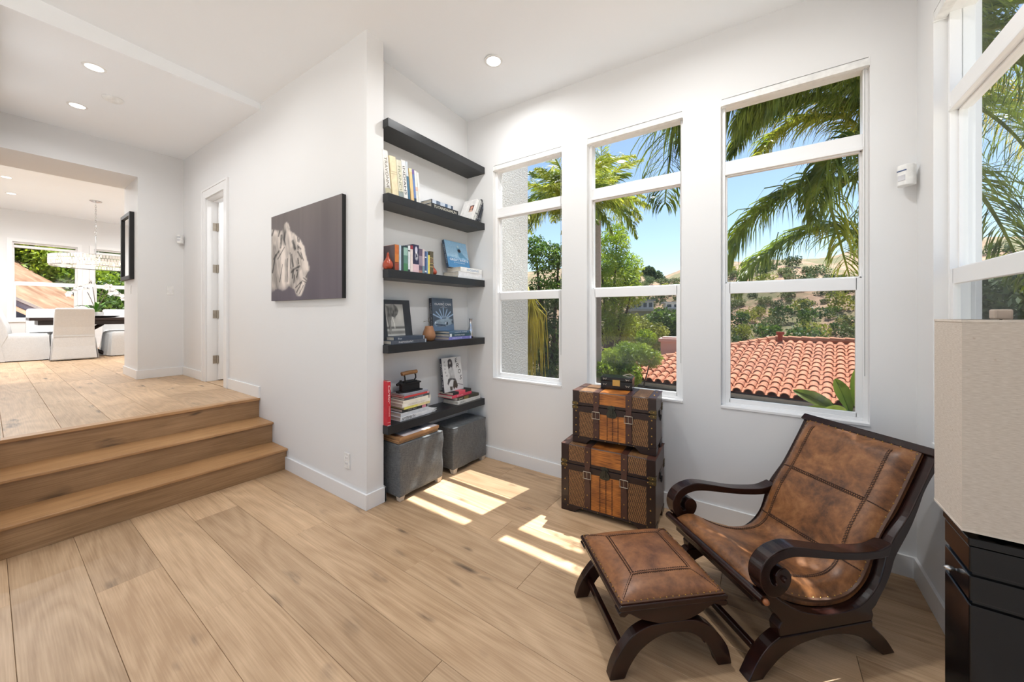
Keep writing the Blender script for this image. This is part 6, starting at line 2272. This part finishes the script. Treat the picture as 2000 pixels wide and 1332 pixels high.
# the long fronds that cross the tall window and hang beside the middle window
for k, (way, n_, ll_, mt) in enumerate((
        ([(1690, 330, 3.45), (1600, 350, 3.35), (1520, 388, 3.3), (1455, 445, 3.3), (1425, 510, 3.35)], 150, .52, M_palm),
        ([(1700, 430, 3.7), (1620, 440, 3.7), (1540, 468, 3.75), (1475, 515, 3.8), (1440, 565, 3.9)], 140, .50, M_palm),
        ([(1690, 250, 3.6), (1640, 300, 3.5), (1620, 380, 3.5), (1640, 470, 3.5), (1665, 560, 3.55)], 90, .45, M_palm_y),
        ([(1700, 60, 3.3), (1580, 40, 3.1), (1450, 70, 3.0), (1365, 130, 3.0), (1322, 220, 3.05), (1306, 330, 3.3), (1298, 400, 3.4)], 210, .64, M_palm),
        ([(1700, 30, 3.5), (1600, 10, 3.4), (1480, 30, 3.3), (1390, 100, 3.3), (1350, 200, 3.3), (1336, 300, 3.35)], 180, .56, M_palm),
        ([(1700, 20, 3.0), (1620, 30, 2.9), (1540, 60, 2.85), (1470, 110, 2.85), (1420, 180, 2.9)], 190, .72, M_palm),
        ([(1700, 90, 2.9), (1660, 60, 2.75), (1600, 80, 2.7), (1545, 130, 2.75), (1505, 200, 2.8)], 180, .62, M_palm),
        ([(1700, 40, 3.8), (1640, 20, 3.7), (1560, 20, 3.6), (1480, 70, 3.6), (1430, 140, 3.65)], 220, .85, M_palm),
        ([(1720, 60, 3.3), (1690, 50, 3.3), (1640, 60, 3.3), (1580, 110, 3.35), (1540, 180, 3.35)], 170, .72, M_palm),
        ([(1700, 10, 4.2), (1620, 60, 4.2), (1540, 110, 4.2), (1460, 190, 4.3)], 150, .55, M_palm_old),
        ([(1700, 200, 3.6), (1620, 188, 3.5), (1540, 202, 3.5), (1470, 245, 3.5), (1430, 300, 3.5)], 150, .46, M_palm),
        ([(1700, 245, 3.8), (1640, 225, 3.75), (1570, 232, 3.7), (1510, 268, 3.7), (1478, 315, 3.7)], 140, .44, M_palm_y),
        ([(1700, 150, 3.4), (1600, 160, 3.3), (1510, 195, 3.3), (1450, 255, 3.3)], 150, .46, M_palm),
        ([(1700, 300, 3.0), (1670, 270, 3.0), (1630, 300, 3.0), (1600, 360, 3.0), (1590, 430, 3.0)], 120, .44, M_palm),
        ([(1690, 110, 3.5), (1600, 100, 3.4), (1510, 130, 3.4), (1440, 190, 3.4), (1400, 270, 3.5)], 170, .55, M_palm),
        ([(1700, 150, 3.2), (1640, 130, 3.0), (1560, 150, 2.9), (1490, 190, 2.9), (1440, 240, 2.95)], 150, .50, M_palm),
        ([(1690, 200, 3.9), (1590, 190, 4.0), (1500, 220, 4.1), (1430, 280, 4.2)], 130, .50, M_palm_old),
        ([(1840, 60, 3.2), (1960, 90, 3.2), (2060, 190, 3.2), (2120, 330, 3.2)], 150, .52, M_palm),
        ([(1840, 180, 3.6), (1930, 220, 3.7), (2010, 300, 3.8), (2060, 420, 3.9)], 150, .50, M_palm),
        ([(1830, 300, 3.3), (1900, 360, 3.3), (1960, 450, 3.3), (2010, 560, 3.3)], 140, .48, M_palm),
        ([(1850, 120, 4.4), (1960, 200, 4.5), (2060, 330, 4.6)], 130, .55, M_palm_old))):
    ctl = [CR] + [at(*w) - NB for w in way]
    pts_ = [Vector(q) for q in spline([tuple(c) for c in ctl], 6)]
    fme = frond_on(pts_, 40 + k, int(n_ * 1.45), ll_, mt, .0062)
    for v in fme.vertices:      # leaflets stop short of the wall and glass
        if v.co.y + NB.y < 3.04 and v.co.x + NB.x < 0.83:
            v.co.y = 3.04 - NB.y + .10 * abs(math.sin(v.index * 1.7))
    o = link('frond', fme, npalm)
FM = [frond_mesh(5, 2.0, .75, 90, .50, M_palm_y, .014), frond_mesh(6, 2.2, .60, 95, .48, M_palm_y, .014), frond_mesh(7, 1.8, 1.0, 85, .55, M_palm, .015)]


def ring_fronds(ms, n, seed, p0, p1, s=1.0):
    r_ = random.Random(seed)
    return [(ms[k % len(ms)], 360.0 * k / n + r_.uniform(-14, 14), r_.uniform(p0, p1), s * r_.uniform(.85, 1.1), .35 + r_.uniform(-.1, .25)) for k in range(n)]


b2 = at(1166, 400, 10.5)
p2 = palm('slender feather palm seen at the left edge of the middle window', (b2.x, b2.y, -5.0), b2.z + 4.6, ring_fronds(FM, 16, 3, -25, 45, .80), .12)
for k in range(5):
    o = link('frond', FM[k % 3], p2)
    o.location = (0, 0, b2.z + 5.0)
    o.rotation_euler = (0, -math.radians(62 + 6 * k), math.radians(70 * k + 20))
    o.scale = (.95, .95, .95)
for k, (az, s) in enumerate(((215, .8), (250, .6))):
    o = link('dead_frond', FY[0], p2)
    o.location = (0, 0, b2.z + 4.8)
    o.rotation_euler = (0, math.radians(35), math.radians(az))
    o.scale = (s, s, s)
b3 = at(1112, 395, 8.2)
palm('bushy yellow green palm crown seen in the narrow window', (b3.x, b3.y, -5.0), b3.z + 4.45, ring_fronds(FM, 40, 8, -15, 65, .80), .13)
# yellow fruit stalks hanging beside the stucco wing
fs = thing('fruit_cluster', 'yellow hanging palm fruit strands beside the white stucco wall', 'plant', at(1037, 588, 5.6), 0)
rf = random.Random(4)
fst = MB()
fst.tube([(-.3, .25, .25), (-.12, .1, .22), (0, 0, .02)], [.02, .018, .012], 6)
fst.build('stalk', flat(180, 160, 70, .7), fs, smooth=True)
fsm = MB()
for k in range(110):
    a, r_ = rf.uniform(0, 6.28), rf.uniform(.02, .24)
    p0 = (r_ * .25 * math.cos(a), r_ * .25 * math.sin(a), rf.uniform(-.1, .05))
    p1 = (r_ * math.cos(a), r_ * math.sin(a), rf.uniform(-.35, -.15))
    p2_ = (r_ * 1.1 * math.cos(a) + rf.uniform(-.04, .04), r_ * 1.1 * math.sin(a), rf.uniform(-1.25, -.55))
    fsm.tube([p0, p1, p2_], [.008, .008, .004], 4)
stuff(fsm.build('strands', M_palm_old, fs))


def tree(label, base, H, blobs, n, ll, lw, mat, tr=.16, seed=1, droop=.3, name='tree'):
    t = thing(name, label, 'tree', base, 0)
    rs = np.random.RandomState(seed)
    V, F = leaf_cloud(rs, blobs, n, ll, lw, droop)
    stuff(link('foliage', fast_mesh('foliage', V, F, mat), t))
    tk_ = MB()
    top = blobs[0]
    tk_.tube([(0, 0, 0), (top[0] * .3, top[1] * .3, H * .35), (top[0] * .8, top[1] * .8, H * .7)], [tr, tr * .8, tr * .4], 8)
    for b in blobs[1:9]:
        tk_.tube([(top[0] * .3, top[1] * .3, H * .35), ((top[0] * .3 + b[0]) / 2, (top[1] * .3 + b[1]) / 2, H * .35 + (b[2] - H * .35) * .6), (b[0], b[1], b[2])], [tr * .5, tr * .35, tr * .15], 6)
    tk_.build('trunk', M_barkd, t, smooth=True)
    return t


def blobs_for(base, spots):
    """spots: (px, py, dist, radius) -> blobs relative to base"""
    out = []
    for px, py, t_, r_ in spots:
        p = at(px, py, t_)
        out.append((p.x - base[0], p.y - base[1], p.z - base[2], r_, r_, r_ * .9))
    return out


def gbase(px, t_, z=-5.2):
    p = at(px, 600, t_)
    return (p.x, p.y, z)


B = gbase(1190, 13.5)
tree('feathery green pepper tree filling the left of the middle window', B, 9.5, blobs_for(B, [(1196, 480, 13.5, .62), (1200, 545, 13.5, .85), (1226, 520, 13.8, .55), (1180, 590, 13, .7), (1232, 575, 13.8, .55), (1175, 640, 12.6, .6), (1205, 455, 13.8, .40), (1215, 640, 13.2, .6), (1175, 520, 13, .5)]), 15000, .15, .035, M_leaf_b, .16, 3, .5)
B = gbase(1075, 12.0)
tree('dark leafy tree filling the narrow window behind the palm', B, 8.5, blobs_for(B, [(1066, 505, 12, .60), (1045, 480, 12.4, .42), (1092, 500, 12.2, .46), (1060, 580, 12, .75), (1100, 570, 12.3, .7), (1040, 640, 12, .7), (1085, 660, 12, .8), (1110, 720, 12, .8), (1045, 720, 12, .7), (1130, 620, 12.8, .6)]), 14000, .13, .05, M_leaf_d, .18, 4, .4)
B = gbase(1215, 10.8)
tree('bright yellow green shrub in front of the tile roof, middle window', B, 4.6, blobs_for(B, [(1222, 690, 10.8, .38), (1196, 700, 10.6, .34), (1250, 690, 11, .36), (1272, 700, 11.3, .32), (1180, 725, 10.4, .34), (1225, 730, 10.6, .42), (1262, 660, 11.4, .30)]), 9000, .12, .035, M_leaf_b, .08, 5, .2, 'shrub')
B = gbase(1275, 34.0, -9)
tree('pale olive tree standing behind the bright shrub', B, 9.5, blobs_for(B, [(1258, 660, 34, 1.6), (1236, 640, 35, 1.5), (1276, 655, 34, 1.4), (1225, 670, 33, 1.4)]), 6000, .34, .12, M_leaf_y, .2, 6, .2)
B = gbase(1300, 60.0, -12)
tree('dark green round tree behind the chimney, middle window', B, 14, blobs_for(B, [(1296, 632, 60, 2.8), (1310, 645, 60, 2.4), (1284, 655, 60, 2.4), (1308, 665, 60, 2.4)]), 6000, .5, .3, M_leaf_d, .3, 7, 0)
B = gbase(1270, 200.0, 12)
tree('tall dark trees on the ridge left of the white house', B, 20, blobs_for(B, [(1266, 532, 200, 3.6), (1282, 540, 200, 3.2), (1256, 548, 198, 3.2), (1292, 548, 202, 2.6), (1332, 552, 205, 3.0)]), 5000, 1.4, .8, M_scrub_d, .5, 8, 0)
# hedge that fills the lower corner of the right-hand window and the narrow window
hb = gbase(1960, 6.4, -4.3)
hd = blobs_for(hb, [(1880 + 30 * (k % 9), (578, 625, 680)[k // 9] + rnd.uniform(-12, 12), 6.2 + .4 * (k % 2), .52) for k in range(27)])
tree('dark hedge outside the right-hand window', hb, 4.8, hd, 15000, .15, .05, M_scrub_d, .10, 9, .2, 'hedge')
# bird of paradise leaves at the lower right of the tall window
bp = at(1655, 800, 4.9)
bop = thing('banana_plant', 'broad leaved green plant in front of the roof, tall window', 'plant', (bp.x, bp.y, -4.3), 0)
rbq = random.Random(9)
hgt = bp.z + 4.3
for k, (dx, dz, L, yaw, pit) in enumerate(((-.10, .10, .62, 165, 38), (.02, .18, .60, 120, 66), (-.05, -.02, .55, 185, 14), (.10, .22, .80, 80, 84), (.0, .0, .50, 225, 30), (.18, .28, .85, 40, 78), (-.02, .05, .48, 150, 8), (.12, .05, .6, 330, 50))):
    ay, pp_ = math.radians(yaw), math.radians(pit)
    d = Vector((math.cos(ay) * math.cos(pp_), math.sin(ay) * math.cos(pp_), math.sin(pp_)))
    side = d.cross(Vector((.25, -1, .25))).normalized()
    rws = []
    b0 = Vector((dx, 0, hgt + dz * .4 - .1))
    for i in range(9):
        f = i / 8
        c_ = b0 + d * L * f + Vector((0, 0, -.25 * L * f * f))
        w = .092 * math.sin(PI * (f * .93 + .05)) ** .75
        nrm = side.cross(d)
        rws.append([c_ + side * w + nrm * .03, c_, c_ - side * w + nrm * .03])
    lf = MB().sheet(rws)
    lf.tube([r_[1] for r_ in rws], .006, 5)
    lf.build('leaf', M_leaf_b if k % 2 else M_palm, bop, smooth=True)
    MB().tube([(0, 0, 0), (dx * .4, 0, hgt * .6), (dx * .9, 0, hgt * .92), tuple(b0)], [.03, .025, .018, .010], 6).build('stem', flat(96, 130, 60, .6), bop, smooth=True)

# west side, seen through the dining windows
def west(px, py, t_):
    return at(px, py, t_)


wt = MB()
nx_, ny_ = 26, 18
rows_ = []
for i in range(nx_ + 1):
    r_ = []
    for j in range(ny_ + 1):
        x = -15.0 - 16.0 * i / nx_
        y = -6 + 16.0 * j / ny_
        z = 2.85 + .30 * (-x - 20) - .75 * (y - 0.6) + .12 * (float(vnoise(np.array(x * 1.7), np.array(y * 1.7), 3)) - .5)
        r_.append((x, y, z))
    rows_.append(r_)
wt.sheet(rows_)
t_ = NT('tan_slope_soil')
co = t_.coords((1, 1, 1), False)
n_ = t_.n('TexNoise', {'Vector': co, 'Scale': 2.2, 'Detail': 8.0})
M_soil = t_.done(t_.bsdf(t_.ramp(n_.outputs[0], [(.32, lin(118, 84, 60)), (.68, lin(166, 130, 104))]), .95, bump=n_.outputs[0], bstr=.7, bdist=.15))
slope_o = struct(wt.build('hillside', M_soil))
st_w = MB()
yz = [(-5.0, 5.5), (3.5, -.35), (3.5, -1.2), (-5.0, -1.2)]
st_w.add([(-15.7, y, z) for y, z in yz] + [(-15.5, y, z) for y, z in yz], [(0, 1, 2, 3), (7, 6, 5, 4), (0, 4, 5, 1), (1, 5, 6, 2), (2, 6, 7, 3), (3, 7, 4, 0)])
struct(st_w.build('wall_outer_west', flat(146, 150, 176, .9)))
cpw = MB()
yz = [(-5.0, 5.58), (3.5, -.27), (3.5, -.35), (-5.0, 5.5)]
cpw.add([(-15.75, y, z) for y, z in yz] + [(-15.45, y, z) for y, z in yz], [(0, 1, 2, 3), (7, 6, 5, 4), (0, 4, 5, 1), (1, 5, 6, 2), (2, 6, 7, 3), (3, 7, 4, 0)])
struct(cpw.build('trim_4', flat(214, 208, 206, .8)))
for k, (x, y, z, s, mm, lab) in enumerate(((-22.0, .95, 2.9, 1.9, M_leaf_b, 'bright shrub on the slope outside the dining window, nearest the sunny soil'), (-21.6, 1.9, 1.9, 1.9, M_leaf_b, 'bright shrub on the slope, middle of the dining window'), (-25.0, .6, 4.2, 3.0, M_leaf_d, 'dark tree at the top of the slope above the sunny soil'), (-24.0, 2.4, 2.4, 2.9, M_leaf_d, 'dark tree behind the bright shrubs on the slope'), (-21.0, 2.9, .7, 2.1, M_leaf_d, 'dark bush low on the slope between the dining windows'), (-22.4, 3.7, .6, 2.8, M_leaf_b, 'yellow green bush outside the window beside the mirror'), (-26.0, 4.2, 1.2, 4.2, M_leaf_d, 'dark tree behind the yellow green bush by the mirror window'), (-24.5, -1.0, 5.2, 2.8, M_leaf_d, 'dark tree on the slope beyond the window frame'), (-20.2, 3.9, -.4, 2.0, M_leaf_d, 'dark bush at the foot of the window beside the mirror'))):
    bt = thing('slope_shrub', lab, 'shrub', (x, y, z), 0)
    rs = np.random.RandomState(50 + k)
    bl = [(0, 0, .5 * s, .5 * s, .5 * s, .45 * s)] + [(rs.uniform(-.5, .5) * s, rs.uniform(-.5, .5) * s, rs.uniform(.2, .8) * s, .3 * s, .3 * s, .28 * s) for q in range(6)]
    V, F = leaf_cloud(rs, bl, 5000, .16, .09)
    stuff(link('foliage', fast_mesh('foliage', V, F, mm), bt))
    MB().tube([(0, 0, -1.5), (0, 0, .5 * s)], [.08, .05], 6).build('stem', M_barkd, bt, smooth=True)
